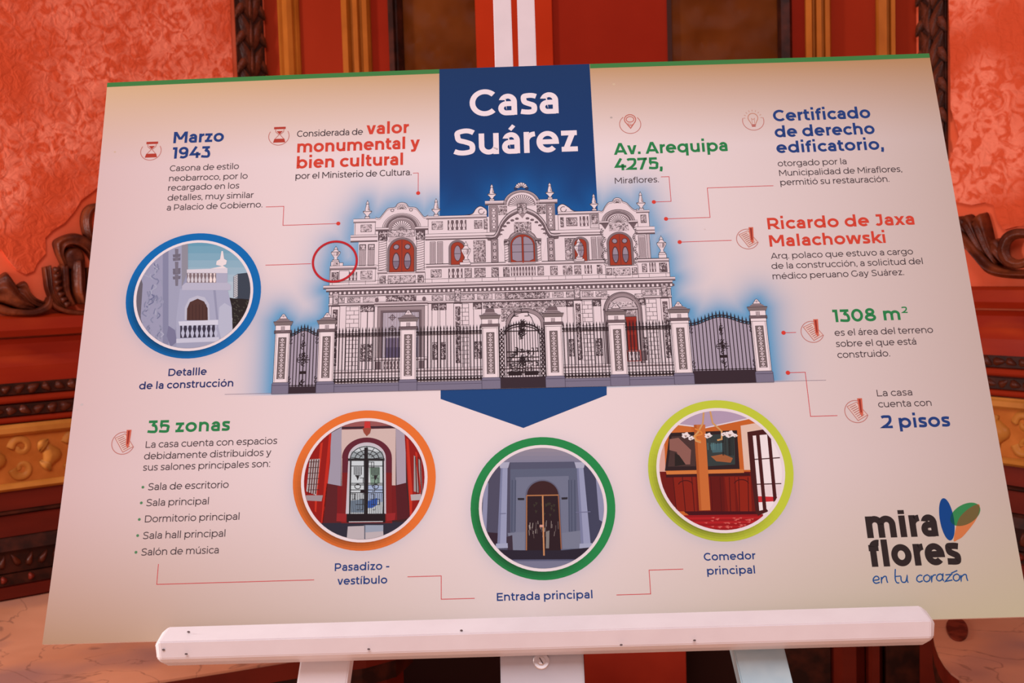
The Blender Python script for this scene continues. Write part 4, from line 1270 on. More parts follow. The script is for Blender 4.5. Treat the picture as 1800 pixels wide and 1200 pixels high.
# ------------------------------------------------------------------ round photographs
def ring_photo(key, draw, label):
    cu, cv, R, col = RINGS[key]
    root = bpy.data.objects.new('round_photo', None); COL.objects.link(root); root.parent = board; root['label'] = label
    I = Ink(); n = 72
    ro = ellp(cu, cv, R, R, 0, 360, n); rin = ellp(cu, cv, R * .873, R * .873, 0, 360, n)
    steps = 4
    for i in range(n):
        ang = 360.0 * (i + .5) / n
        sh = max(0, cos(radians(ang - 125))) ** 1.2 * .55        # the ring is printed with a soft drop shadow of the picture
        for k in range(steps):
            r0, r1 = R * (.873 + .127 * k / steps), R * (.873 + .127 * (k + 1) / steps)
            a0, a1 = radians(360.0 * i / n), radians(360.0 * (i + 1) / n)
            f = 1 - sh * (1 - k / steps) * .62
            c = ink(tuple(x * f for x in col))
            I.poly([(cu + r0 * cos(a0), cv + r0 * sin(a0)), (cu + r1 * cos(a0), cv + r1 * sin(a0)), (cu + r1 * cos(a1), cv + r1 * sin(a1)), (cu + r0 * cos(a1), cv + r0 * sin(a1))], c, 3)
    I.build('photo_ring', root, {'blue': 'blue', 'orange': 'orange', 'green': 'green', 'lime': 'lime green'}[key] + ' ring')
    I = Ink(); I.poly(ellp(cu, cv, R * .885, R * .885, 0, 360, 72)[:-1], (232, 212, 218), 5); I.build('white_rim', root)
    C = orient(ellp(cu, cv, R * .843, R * .843, 0, 360, 72)[:-1]); I = Ink(C); draw(I); I.build('picture', root)


def zoomer(x0, y0, s): return lambda P: [mm(x0 + X / s, y0 + Y / s) for X, Y in P]


def pic_blue(I):
    z = zoomer(200, 400, 4.0)
    def p(P, c, l): I.poly(z(P), c, l)
    # sky in bands
    for k in range(10): p([(380, 80 + k * 50), (1000, 80 + k * 50), (1000, 132 + k * 50), (380, 132 + k * 50)], mix((104, 152, 178), (176, 188, 204), min(1, k / 6)), 6)
    p([(100, 60), (520, 60), (520, 900), (100, 900)], (150, 148, 176), 7)
    p([(100, 60), (205, 400), (190, 640), (230, 760), (100, 760)], (104, 96, 108), 8)
    p([(205, 380), (345, 120), (345, 860), (240, 860), (190, 620)], (154, 150, 178), 8)
    p([(345, 120), (385, 120), (385, 860), (345, 860)], (132, 130, 160), 9)
    p([(385, 120), (478, 100), (478, 430), (440, 700), (385, 860)], (158, 156, 182), 9)
    p([(478, 90), (522, 90), (522, 300), (478, 420)], (142, 136, 150), 10)
    rnd = random.Random(3)
    for _ in range(60):
        x, y = rnd.uniform(215, 335), rnd.uniform(240, 800); I.ribbon([q for q in z(catmull([(x, y), (x + rnd.uniform(-22, 22), y + 18), (x + rnd.uniform(-22, 22), y + 40)], 3))], 1.2, mix((108, 108, 142), (172, 170, 192), rnd.random()), 10)
    for y in (190, 215, 290, 310, 345): p([(415, y), (470, y - 6), (468, y + 16), (418, y + 20)], (112, 104, 120), 11)
    for y in (150, 240, 330): p([(430, y), (455, y), (452, y + 80), (434, y + 80)], (120, 112, 128), 11)
    # far tower and trees
    p([(870, 325), (1000, 310), (1000, 560), (866, 560)], (60, 66, 80), 8)
    for k in range(12): p([(845, 345 + k * 13), (872, 330 + k * 13), (872, 338 + k * 13), (845, 353 + k * 13)], (196, 190, 196), 9)
    p([(840, 345), (870, 325), (870, 500), (840, 490)], (120, 122, 136), 8)
    p([(796, 490), (850, 498), (900, 500), (1000, 510), (1000, 800), (830, 740), (835, 640), (815, 560)], (42, 34, 34), 10)
    for _ in range(40):
        x, y = rnd.uniform(830, 960), rnd.uniform(505, 690); I.poly(z([(x, y), (x + 16, y + 4), (x + 10, y + 14)]), (70, 66, 58), 11)
    # house front
    p([(466, 430), (800, 430), (830, 560), (835, 720), (760, 830), (440, 850), (440, 640)], (166, 164, 190), 11)
    p([(515, 295), (800, 285), (800, 320), (515, 318)], (214, 202, 214), 13)
    p([(505, 388), (800, 388), (825, 405), (820, 440), (480, 440), (480, 410)], (182, 176, 198), 13)
    p([(515, 318), (800, 318), (800, 388), (515, 388)], (176, 170, 192), 12)
    p([(515, 320), (720, 320), (720, 388), (515, 388)], (128, 108, 114), 13)
    for k in range(8):
        x = 520 + k * 26; p([(x, 322), (x + 13, 322), (x + 9, 340), (x + 17, 366), (x + 13, 386), (x, 386), (x - 4, 366), (x + 4, 340)], (206, 196, 206) if k < 6 else (238, 216, 216), 14)
    p([(680, 288), (760, 272), (720, 262), (724, 236), (748, 222), (758, 165), (768, 165), (776, 220), (796, 232), (790, 258), (768, 268), (800, 288)], (232, 214, 218), 13)
    p([(722, 320), (800, 320), (796, 388), (722, 388)], (170, 166, 190), 14)
    p([(498, 650), (500, 560), (530, 500), (588, 478), (640, 490), (672, 540), (676, 650)], (186, 182, 202), 13)
    p([(514, 652), (516, 570), (536, 524), (590, 500), (636, 520), (660, 566), (662, 652)], (82, 52, 48), 14)
    for k in range(6): I.ribbon(z([(530 + k * 24, 540), (530 + k * 24, 650)]), .5, (64, 38, 38), 15)
    p([(700, 440), (716, 440), (735, 650), (722, 650)], (146, 144, 172), 13)
    p([(742, 560), (780, 530), (830, 560), (836, 720), (760, 800), (736, 700)], (182, 180, 202), 14)
    p([(455, 660), (735, 648), (735, 684), (462, 690)], (208, 204, 222), 15)
    p([(468, 690), (712, 684), (712, 768), (468, 776)], (58, 52, 70), 15)
    for k in range(8):
        x = 474 + k * 33; p([(x + 6, 688), (x + 22, 688), (x + 16, 712), (x + 26, 742), (x + 18, 772), (x + 8, 772), (x - 0, 742), (x + 10, 712)], (184, 182, 206), 16)
    p([(440, 782), (740, 770), (745, 800), (440, 812)], (196, 192, 212), 17)
    p([(440, 812), (745, 800), (700, 880), (440, 880)], (158, 156, 182), 16)
    p([(385, 690), (430, 720), (445, 800), (400, 840), (372, 760)], (120, 116, 148), 12)


def pic_orange(I):
    z = zoomer(500, 700, 4.286)
    def p(P, c, l): I.poly(z(P), c, l)
    p([(100, 120), (1100, 120), (1100, 1100), (100, 1100)], (60, 34, 36), 6)
    p([(430, 150), (840, 150), (820, 240), (430, 240)], (150, 84, 84), 7); p([(430, 215), (840, 205), (840, 225), (430, 232)], (64, 36, 46), 8)
    p([(430, 236), (838, 226), (838, 660), (430, 660)], (206, 178, 174), 8)
    p([(350, 262), (432, 215), (425, 660), (318, 640)], (158, 148, 166), 8)
    p([(838, 226), (912, 270), (916, 640), (845, 660)], (168, 152, 168), 8)
    # red flanking doors
    p([(120, 430), (350, 262), (345, 480), (320, 700), (285, 950), (120, 820)], (146, 24, 18), 9)
    p([(905, 268), (1080, 420), (1080, 800), (950, 910), (925, 600)], (146, 24, 18), 9)
    p([(355, 262), (338, 262), (300, 640), (275, 960), (290, 960), (325, 660)], (190, 40, 26), 10)
    p([(272, 340), (290, 330), (250, 700), (240, 860), (228, 850), (232, 700)], (196, 48, 30), 10)
    p([(918, 300), (935, 310), (965, 700), (960, 880), (945, 890)], (196, 48, 30), 10)
    p([(985, 400), (1000, 410), (1030, 700), (1015, 740)], (190, 44, 30), 10)
    p([(190, 460), (268, 455), (240, 730), (165, 700)], (176, 166, 168), 11)
    p([(975, 430), (1030, 470), (1040, 720), (975, 700)], (160, 150, 152), 9)
    rnd = random.Random(5)
    for k in range(4): I.ribbon(z([(205 + k * 18, 460), (180 + k * 18, 720)]), 1.0, (90, 26, 24), 12)
    for k in range(6): I.ribbon(z([(175, 480 + k * 42), (262, 478 + k * 42)]), .6, (70, 40, 38), 12)
    for k in range(3): I.ribbon(z([(988 + k * 18, 440), (996 + k * 18, 720)]), 1.0, (90, 26, 24), 12)
    p([(160, 730), (290, 730), (280, 775), (170, 770)], (158, 140, 146), 12); p([(950, 725), (1030, 720), (1030, 765), (955, 770)], (180, 166, 170), 12)
    # wainscot
    p([(318, 640), (425, 660), (480, 660), (470, 940), (285, 940), (300, 800)], (92, 30, 34), 10)
    p([(400, 660), (480, 660), (470, 940), (395, 920)], (122, 24, 28), 11)
    p([(765, 655), (845, 655), (916, 636), (945, 900), (760, 930)], (116, 24, 26), 10)
    p([(838, 655), (916, 636), (945, 900), (850, 920)], (84, 26, 32), 11)
    # arch
    arch = [(428, 940), (436, 450)] + ellp(622, 450, 188, 155, 180, 360, 24) + [(810, 940)]
    I.poly(z(arch), (98, 34, 48), 12)
    arch = [(428, 940), (436, 560), (808, 560), (812, 940)]; I.poly(z(arch), (122, 28, 28), 13)
    I.poly(z([(462, 870), (482, 450)] + ellp(622, 450, 142, 118, 180, 360, 24) + [(766, 870)]), (196, 186, 196), 14)
    I.poly(z([(480, 930), (496, 455)] + ellp(622, 455, 127, 100, 180, 360, 24) + [(752, 930)]), (200, 206, 212), 15)
    p([(505, 400), (740, 400), (752, 462), (496, 462)], (150, 158, 164), 16)
    p([(640, 520), (720, 520), (720, 640), (650, 660)], (126, 150, 136), 16)
    p([(620, 650), (740, 660), (740, 780), (620, 790)], (160, 176, 208), 16)
    p([(624, 775), (700, 750), (702, 800), (660, 826), (620, 826)], (50, 90, 176), 17)
    p([(500, 770), (600, 760), (600, 860), (500, 860)], (120, 136, 156), 16)
    G = (44, 40, 42)
    I.ribbon(z([(480, 462), (754, 462)]), 2.4, G, 18)
    I.ribbon(z([(616, 370), (612, 930)]), 3.6, (36, 28, 30), 18)
    for x0, x1 in ((500, 604), (630, 744)):
        w = x1 - x0
        I.ribbon(z([(x0, 470), (x0 - 8, 870)]), 1.5, G, 18); I.ribbon(z([(x1, 470), (x1 + 2, 870)]), 1.5, G, 18)
        for k in range(6): I.ribbon(z([(x0 + 26 + k * 11, 515), (x0 + 26 + k * 11, 570 + 12 * (3 - abs(k - 2.5)))]), .7, G, 18)
        for y in (510, 640, 652, 690, 710): I.ribbon(z([(x0 - 2, y), (x1, y)]), .7, G, 18)
        for k in range(9):
            a_ = x0 + w * rnd.random(); y = rnd.choice([480, 600, 660, 720, 760, 800]); I.ribbon(z([(a_, y), (a_ + 26, y), (a_ + 26, y + 40), (a_ + 6, y + 40)]), .6, G, 18)
        for k in range(9): I.ribbon(z([(x0 + k * w / 8, 715), (x0 - 4 + k * w / 8, 868)]), .55, G, 18)
        I.ribbon(z(ellp(x0 + w * .5, 664, 22, 18, 0, 360, 14)), .7, G, 18)
        I.poly(z([(x0 + w * .5 - 14, 580), (x0 + w * .5 + 14, 580), (x0 + w * .5, 620)]), G, 18)
    for r_ in (1, .72, .45): I.ribbon(z(ellp(622, 462, 127 * r_, 100 * r_, 180, 360, 20)), .8, G, 18)
    for k in range(7): t = radians(190 + k * 26.6); I.ribbon(z([(622 + 40 * cos(t), 462 + 32 * sin(t)), (622 + 122 * cos(t), 462 + 96 * sin(t))]), .6, G, 18)
    p([(470, 870), (760, 868), (760, 935), (470, 935)], (34, 22, 26), 19); I.ribbon(z([(486, 931), (742, 928)]), .8, (200, 190, 196), 20)
    p([(575, 690), (612, 690), (612, 715), (570, 712)], (34, 22, 26), 19)
    # floor and lantern
    p([(250, 940), (960, 930), (900, 1100), (340, 1100)], (46, 42, 56), 12)
    p([(478, 965), (742, 955), (748, 1060), (470, 1062)], (186, 172, 178), 21); p([(600, 955), (745, 955), (745, 1000), (612, 1010)], (150, 156, 176), 22)
    I.ribbon(z([(606, 955), (606, 1060)]), 1.0, (90, 92, 108), 23)
    p([(395, 865), (468, 870), (462, 930), (392, 925)], (150, 36, 38), 14); p([(766, 868), (838, 862), (832, 915), (770, 925)], (150, 36, 38), 14)
    p([(605, 175), (645, 175), (650, 225), (600, 225)], (196, 50, 48), 21); p([(588, 225), (655, 222), (645, 262), (620, 285), (598, 258)], (150, 70, 56), 22)


def pic_green(I):
    z = zoomer(820, 750, 4.286)
    def p(P, c, l): I.poly(z(P), c, l)
    p([(90, 130), (1070, 130), (1070, 1100), (90, 1100)], (100, 100, 126), 6)
    for k in range(5): p([(90, 130 + 30 * k), (1070, 130 + 30 * k - 4), (1070, 162 + 30 * k), (90, 166 + 30 * k)], mix((150, 136, 150), (128, 124, 148), k / 4), 7)
    p([(90, 300), (330, 268), (330, 1000), (90, 1000)], (78, 74, 96), 8); p([(870, 262), (1070, 300), (1070, 1000), (860, 1000)], (66, 66, 90), 8)
    p([(325, 268), (810, 262), (830, 320), (330, 320)], (84, 84, 108), 8)
    p([(330, 320), (830, 310), (830, 940), (330, 940)], (92, 96, 120), 8)
    p([(370, 380), (770, 370), (780, 920), (360, 930)], (112, 114, 138), 9)
    for x in (345, 370, 770, 790, 815): I.ribbon(z([(x, 400), (x + (4 if x > 500 else -4), 790)]), 1.0, (76, 80, 104), 10)
    for (xt0, xt1, xb0, xb1) in ((258, 310, 232, 300), (830, 880, 862, 936)):
        p([(xt0, 300), (xt1, 300), (xb1, 890), (xb0, 890)], (150, 152, 184), 12)
        p([(xt0, 300), (xt0 + 14, 300), (xb0 + 20, 890), (xb0, 890)], (122, 124, 158), 13)
        p([(xt0 - 16, 268), (xt1 + 16, 266), (xt1 + 4, 310), (xt0 - 4, 312)], (170, 168, 192), 14)
        p([(xb0 - 10, 880), (xb1 + 10, 876), (xb1 + 12, 912), (xb0 - 12, 916)], (160, 162, 190), 14)
        I.ribbon(z([(xt0 - 8, 655 if xt0 < 500 else 645), (xb1 - 2, 652 if xt0 < 500 else 640)]), .8, (112, 112, 144), 15)
    p([(130, 430), (165, 420), (150, 790), (118, 700)], (140, 140, 172), 10); p([(975, 390), (1040, 440), (1030, 720), (1000, 700)], (140, 140, 172), 10)
    I.poly(z([(440, 935), (446, 520)] + ellp(572, 516, 128, 118, 180, 360, 22) + [(705, 520), (722, 935)]), (96, 94, 116), 11)
    I.poly(z([(452, 935), (456, 518)] + ellp(574, 516, 118, 108, 180, 360, 22) + [(693, 518), (712, 935)]), (60, 32, 34), 12)
    p([(458, 525), (690, 522), (710, 935), (456, 935)], (44, 26, 32), 13)
    GL = (176, 116, 76)
    I.ribbon(z([(452, 518), (694, 514)]), 1.1, GL, 15); I.ribbon(z([(454, 520), (452, 930)]), 1.0, (168, 106, 66), 15)
    I.ribbon(z([(574, 520), (578, 740), (584, 970)]), 1.4, (196, 134, 92), 15); I.ribbon(z([(692, 520), (714, 920)]), .9, (150, 90, 60), 15)
    rnd = random.Random(9)
    for k in range(26):
        x, y = rnd.uniform(465, 690), rnd.uniform(700, 800); I.ribbon(z([(x, y), (x + rnd.uniform(-5, 5), y + rnd.uniform(20, 60))]), .5, mix((96, 80, 80), (170, 156, 150), rnd.random()), 14)
    for k in range(14):
        x, y = rnd.uniform(500, 670), rnd.uniform(560, 680); p([(x, y), (x + 20, y + 6), (x + 8, y + 26)], (58, 50, 40), 14)
    p([(600, 790), (625, 780), (622, 915), (598, 915)], (128, 120, 120), 14)
    p([(552, 738), (582, 738), (580, 756), (550, 756)], (206, 150, 136), 16)
    p([(385, 536), (435, 536), (435, 552), (388, 552)], (44, 38, 46), 14); p([(715, 532), (762, 530), (760, 546), (718, 548)], (44, 38, 46), 14)
    p([(310, 800), (450, 790), (450, 930), (340, 930)], (120, 122, 144), 10); p([(715, 800), (860, 780), (870, 920), (725, 915)], (118, 120, 142), 10)
    p([(120, 790), (235, 800), (235, 910), (170, 930)], (52, 34, 48), 10); p([(300, 830), (345, 815), (350, 930), (310, 930)], (60, 46, 60), 11)
    p([(140, 925), (440, 930), (720, 930), (960, 905), (1000, 930), (900, 1020), (300, 1020)], (42, 34, 48), 14)
    p([(280, 1005), (860, 1002), (760, 1100), (400, 1100)], (118, 116, 142), 16)
    I.ribbon(z([(280, 1006), (880, 1003)]), 1.4, (88, 88, 116), 17)


def pic_lime(I):
    z = zoomer(1050, 680, 3.158)
    def p(P, c, l): I.poly(z(P), c, l)
    p([(300, 90), (1080, 90), (1080, 840), (300, 840)], (196, 96, 40), 6)
    p([(380, 90), (880, 90), (840, 175), (600, 225), (430, 205)], (176, 150, 176), 7)
    I.ribbon(z([(430, 206), (600, 226), (845, 174)]), 1.2, (222, 206, 214), 8)
    p([(430, 204), (520, 216), (530, 300), (380, 260)], (200, 104, 48), 7)
    p([(340, 380), (372, 320), (380, 480), (345, 470)], (214, 160, 148), 7)
    p([(795, 215), (880, 200), (950, 240), (850, 250), (850, 460), (815, 460)], (222, 186, 172), 8)
    p([(380, 466), (810, 456), (815, 476), (385, 488)], (208, 120, 60), 9)
    # painting
    p([(400, 255), (775, 240), (790, 455), (375, 465)], (48, 30, 32), 9)
    p([(412, 275), (545, 268), (545, 440), (392, 442)], (74, 50, 48), 10)
    p([(400, 290), (450, 282), (520, 350), (515, 430), (470, 430), (440, 360), (400, 350)], (140, 92, 84), 11)
    p([(430, 365), (455, 380), (490, 430), (430, 440)], (42, 32, 30), 12)
    p([(600, 265), (760, 260), (765, 430), (612, 440)], (54, 60, 60), 10)
    p([(625, 320), (700, 310), (705, 360), (640, 365)], (70, 98, 106), 11); p([(630, 385), (700, 372), (752, 395), (740, 420), (660, 412)], (160, 92, 56), 11)
    rnd = random.Random(2)
    for k in range(12): x = rnd.uniform(690, 755); I.ribbon(z([(x, 280), (x + 3, 380)]), .6, (40, 36, 36), 12)
    for k in range(12): x = rnd.uniform(610, 690); I.ribbon(z([(x, 310), (x + 2, 350)]), .5, (84, 116, 120), 12)
    # wainscot
    p([(345, 470), (850, 470), (890, 720), (560, 730), (380, 640)], (110, 22, 16), 8)
    for x0, x1, c in ((420, 545, (134, 32, 18)), (625, 700, (98, 20, 16)), (706, 760, (128, 30, 18)), (765, 850, (140, 34, 18))): p([(x0, 500), (x1, 496), (x1 + 8, 690), (x0 + 20, 690)], c, 9)
    for k in range(9): I.ribbon(z([(420 + k * 52, 500), (440 + k * 50, 700)]), .8, (82, 16, 14), 10)
    p([(380, 486), (845, 476), (848, 492), (382, 502)], (64, 20, 22), 10)
    for xc, yc in ((490, 545), (800, 540)): I.ribbon(z(ellp(xc, yc, 40, 26, 190, 350, 12)), .9, (78, 18, 16), 11)
    # pillar
    p([(535, 210), (598, 208), (628, 684), (565, 686)], (198, 106, 52), 12); p([(535, 210), (550, 210), (578, 686), (565, 686)], (176, 86, 38), 13)
    p([(480, 690), (900, 690), (880, 720), (520, 720)], (70, 14, 22), 11)
    for k in range(8): p([(480, 712 + k * 12), (920, 706 + k * 12), (920, 720 + k * 12), (480, 726 + k * 12)], (176, 30, 34) if k % 2 else (150, 22, 26), 12)
    for _ in range(36): x, y = rnd.uniform(560, 860), rnd.uniform(722, 780); p([(x, y), (x + 20, y - 2), (x + 16, y + 6)], (206, 92, 86), 13)
    # window
    p([(840, 250), (1100, 250), (1100, 720), (895, 720)], (238, 224, 230), 9)
    p([(890, 606), (1010, 610), (1010, 632), (893, 640)], (196, 44, 50), 10); p([(890, 540), (1040, 545), (1040, 600), (892, 606)], (230, 206, 210), 10)
    D = (72, 26, 26)
    p([(832, 250), (860, 246), (900, 700), (880, 706), (850, 470)], D, 12); p([(832, 250), (930, 234), (955, 262), (845, 272)], D, 12)
    p([(880, 262), (900, 262), (940, 690), (920, 690)], D, 12); p([(942, 262), (962, 268), (996, 620), (978, 640)], D, 12)
    p([(884, 690), (940, 678), (950, 690), (890, 715)], D, 12)
    I.ribbon(z([(870, 402), (1020, 392)]), 1.0, D, 13); I.ribbon(z([(885, 540), (1022, 536)]), 1.0, D, 13)
    # lamp
    CH = (206, 150, 96)
    I.ribbon(z([(590, 140), (586, 200), (560, 250), (536, 275), (548, 300), (575, 308)]), 1.6, CH, 16)
    I.ribbon(z(catmull([(540, 232), (570, 245), (580, 262), (548, 272), (552, 292), (574, 300)], 4)), 1.4, (220, 130, 60), 17)
    I.ribbon(z([(626, 135), (640, 200), (690, 246), (690, 290), (665, 296)]), 1.6, CH, 16)
    for x, y, s in ((490, 268, 22), (520, 284, 16), (615, 270, 20), (735, 262, 26), (700, 262, 14), (766, 270, 12)):
        I.poly(z([(x + s * (1 + .25 * cos(5 * t)) * cos(t), y + s * .7 * (1 + .25 * sin(4 * t)) * sin(t)) for t in [2 * pi * i / 16 for i in range(16)]]), (232, 214, 216), 18)
        p([(x - s * .4, y), (x + s * .4, y + 2), (x, y + s * .6)], (150, 120, 110), 19)


ring_photo('blue', pic_blue, 'round picture of a white balustrade and urn against blue sky in a blue ring')
ring_photo('orange', pic_orange, 'round picture of an arched iron grille door in a red hall, orange ring')
ring_photo('green', pic_green, 'round picture of a grey columned entrance with a dark arched door, green ring')
ring_photo('lime', pic_lime, 'round picture of a wood panelled dining room with pillar and window, lime ring')

# ------------------------------------------------------------------ drawing of the house front
house = bpy.data.objects.new('house_drawing', None); COL.objects.link(house); house.parent = board
house['label'] = 'printed line drawing of a white baroque mansion behind an iron fence'
WH, DK, MD, GY, LG = ink((228, 205, 212)), ink((62, 45, 50)), ink((112, 91, 97)), ink((154, 132, 138)), ink((196, 173, 180))
I = Ink(); I.wk = 1.38; rnd = random.Random(11)


def box(u0, v0, u1, v1, fill=WH, l=4, edge=DK, w=.32): I.rect(u0, v0, u1, v1, fill, l, edge, w)


def bands(u0, u1, v0, v1, pat, l=6):
    """a cornice: pat is a string of W white, L light, G grey, M mid, D dark courses"""
    n = len(pat); h = (v1 - v0) / n
    I.rect(u0, v0, u1, v1, WH, l)
    for k, c in enumerate(pat):
        if c != 'W': I.rect(u0, v0 + k * h, u1, v0 + (k + 1) * h, {'L': LG, 'G': GY, 'M': MD, 'D': DK}[c], l + 1)
    I.line(u0, v0, u1, v0, .28, DK, l + 2); I.line(u0, v1, u1, v1, .28, DK, l + 2)


def orna(u0, v0, u1, v1, l=8, dens=.9, bg=GY, curl=WH, edge=DK):
    I.rect(u0, v0, u1, v1, bg, l, edge, .3)
    n = int((u1 - u0) * (v1 - v0) * dens / 2.2) + 2
    for _ in range(n):
        x, y = rnd.uniform(u0 + .5, u1 - .5), rnd.uniform(v0 + .5, v1 - .5); r = rnd.uniform(.45, .95); a0 = rnd.uniform(0, 360)
        r = min(r, (u1 - u0) / 2.4, (v1 - v0) / 2.4)
        x = min(max(x, u0 + r), u1 - r); y = min(max(y, v0 + r), v1 - r)
        I.ribbon(ellp(x, y, r, r, a0, a0 + 230, 6), .28, curl if rnd.random() < .55 else DK, l + 2)


def balus(u0, u1, v0, v1, n, l=8):
    I.rect(u0, v0, u1, v1, MD, l, DK, .25); w = (u1 - u0) / n; H = v1 - v0
    for k in range(n):
        c = u0 + w * (k + .5); q = w * .42
        pr = [(.55, 0), (.55, .08), (.3, .16), (.45, .3), (.85, .5), (.8, .66), (.35, .80), (.6, .92), (.6, 1)]
        I.poly([(c - q * a_, v0 + H * t) for a_, t in pr] + [(c + q * a_, v0 + H * t) for a_, t in pr[::-1]], WH, l + 2)
        I.line(c, v0 + H * .3, c, v0 + H * .75, .3, MD, l + 3)


def finial(c, vb, vt, w, l=8, urn=False):
    H = vb - vt
    if urn: pr = [(.7, 0), (.7, .10), (.35, .16), (.30, .24), (.62, .38), (.95, .52), (1.0, .62), (.6, .68), (.35, .76), (.42, .82), (.12, .93), (0, 1)]
    else: pr = [(.55, 0), (.5, .08), (.25, .14), (.5, .24), (.95, .34), (1.0, .40), (.42, .44), (.52, .50), (.25, .78), (.32, .84), (.1, .94), (0, 1)]
    P = [(c - w / 2 * a_, vb - H * t) for a_, t in pr] + [(c + w / 2 * a_, vb - H * t) for a_, t in pr[::-1][1:]]
    I.poly(P, WH, l); I.ribbon(P, .28, DK, l + 1, True)
    for t, a_ in ((.10, .6), (.38 if not urn else .62, .95), (.80, .35)): I.line(c - w / 2 * a_, vb - H * t, c + w / 2 * a_, vb - H * t, .45, DK, l + 2)
    I.poly([(c + w * .05, vb - H * .45), (c + w * .22, vb - H * .45), (c + w * .08, vb - H * .76)] if not urn else [(c + w * .1, vb - H * .35), (c + w * .36, vb - H * .5), (c + w * .3, vb - H * .6), (c + w * .08, vb - H * .6)], GY, l + 2)
    if urn:
        for k in range(4): x = c - w * .3 + k * w * .2; I.line(x * .6 + c * .4, vb - H * .36, x, vb - H * .55, .25, MD, l + 2)


def shell(c, vc, r, l=9, n=11, a0=180, a1=360):
    for k in range(n):
        t0, t1 = radians(a0 + (a1 - a0) * k / n), radians(a0 + (a1 - a0) * (k + 1) / n); tm = (t0 + t1) / 2
        P = [(c + r * .18 * cos(tm), vc + r * .18 * sin(tm)), (c + r * .95 * cos(t0 + .02), vc + r * .95 * sin(t0 + .02)), (c + r * cos(tm), vc + r * sin(tm)), (c + r * .95 * cos(t1 - .02), vc + r * .95 * sin(t1 - .02))]
        I.poly(P, WH, l); I.ribbon(P, .25, DK, l + 1, True)


def garch(c, v0, ru, rv, w, col, l): I.ribbon(ellp(c, v0, ru, rv, 180, 360, 26), w, col, l)


def archwin(u0, u1, vt, vb, kind, l=10):
    c = (u0 + u1) / 2; r = (u1 - u0) / 2; vs = vt + r * 1.0
    shape = [(u0, vb)] + ellp(c, vs, r, vs - vt, 180, 360, 20) + [(u1, vb)]
    I.poly([(u0 - 2.2, vb)] + ellp(c, vs, r + 2.2, vs - vt + 2.2, 180, 360, 20) + [(u1 + 2.2, vb)], GY, l - 1)
    I.ribbon([(u0 - 2.2, vb)] + ellp(c, vs, r + 2.2, vs - vt + 2.2, 180, 360, 20) + [(u1 + 2.2, vb)], .3, DK, l)
    I.ribbon([(u0 - 1.1, vb)] + ellp(c, vs, r + 1.1, vs - vt + 1.1, 180, 360, 20) + [(u1 + 1.1, vb)], .5, MD, l)
    RD, GLS, GLD = ink((158, 56, 38)), ink((152, 134, 150)), ink((84, 50, 56))
    I.poly(shape, RD, l + 1); I.ribbon(shape, .35, DK, l + 2, True)
    H = vb - vt
    if kind == 'oval':
        for s_ in (-1, 1):
            cc = c + s_ * r * .46
            I.poly(ellp(cc, vb - H * .33, r * .30, H * .27, 0, 360, 18), GLD, l + 3); I.poly(ellp(cc, vb - H * .33, r * .23, H * .235, 0, 360, 18), GLS, l + 4); I.poly([(cc - r * .23, vb - H * .33), (cc + r * .23, vb - H * .33), (cc + r * .14, vb - H * .14), (cc - r * .14, vb - H * .14)], ink((124, 106, 124)), l + 5)
            I.poly(ellp(cc, vt + H * .23, r * .26, H * .09, 0, 360, 14, s_ * 38), GLD, l + 3); I.poly(ellp(cc, vt + H * .23, r * .2, H * .065, 0, 360, 14, s_ * 38), GLS, l + 4)
            I.line(cc - r * .24, vb - H * .33, cc + r * .24, vb - H * .33, .35, DK, l + 6)
        I.line(c, vt + 1, c, vb, .3, GLD, l + 5)
    elif kind == 'big':
        for s_ in (-1, 1):
            P = [(c + s_ * .9, vb - 2)] + [(c + s_ * .9, vt + 3.2)] + [(c + s_ * (r - 1.6) * sin(radians(t)), vs - (vs - vt - 2) * cos(radians(t))) for t in (15, 35, 55, 75, 90)] + [(c + s_ * (r - 1.6), vb - 4), (c + s_ * r * .5, vb - 1.8)]
            I.poly(P, GLS, l + 3); I.ribbon(P, .3, GLD, l + 4, True)
        for t in (.36, .62): I.line(u0 + 1.6, vt + H * t, u1 - 1.6, vt + H * t, .35, DK, l + 5)
        I.line(c, vt + 1, c, vb, .8, RD, l + 6)
    else:
        I.poly(ellp(c, vt + H * .5, r * .55, H * .36, 0, 360, 20), GLD, l + 3); I.poly(ellp(c, vt + H * .5, r * .48, H * .33, 0, 360, 20), GLS, l + 4)
        I.line(c - r * .5, vt + H * .52, c + r * .5, vt + H * .52, .35, DK, l + 5)


def twist(u0, u1, v0, v1, l=9):
    box(u0, v0, u1, v1, WH, l); n = int((v1 - v0) / 2.6)
    for k in range(n):
        v_ = v0 + (k + .3) * (v1 - v0) / n; I.ribbon([(u0, v_ + 1.6), ((u0 + u1) / 2, v_ + 1.0), (u1, v_ - .2)], .45, MD, l + 2)


def capital(u0, u1, v0, v1, l=10): I.rect(u0, v0, u1, v1, MD, l, DK, .3); orna(u0 + .3, v0 + 1, u1 - .3, v1, l, 1.2, MD)


def bricks(u0, u1, v0, v1, nh, l=6):
    box(u0, v0, u1, v1, WH, l); h = (v1 - v0) / nh
    for k in range(nh):
        v_ = v0 + k * h; I.line(u0, v_, u1, v_, .3, DK, l + 2)
        for t in ((.62,) if k % 2 else (.30,)): I.line(u0 + (u1 - u0) * t, v_, u0 + (u1 - u0) * t, v_ + h, .3, DK, l + 2)


# upper storey mass
I.poly([(282, 252), (282, 200), (277, 200), (277, 180), (583, 180), (583, 200), (580, 252)], WH, 3)
box(253, 232, 600, 253, WH, 3)
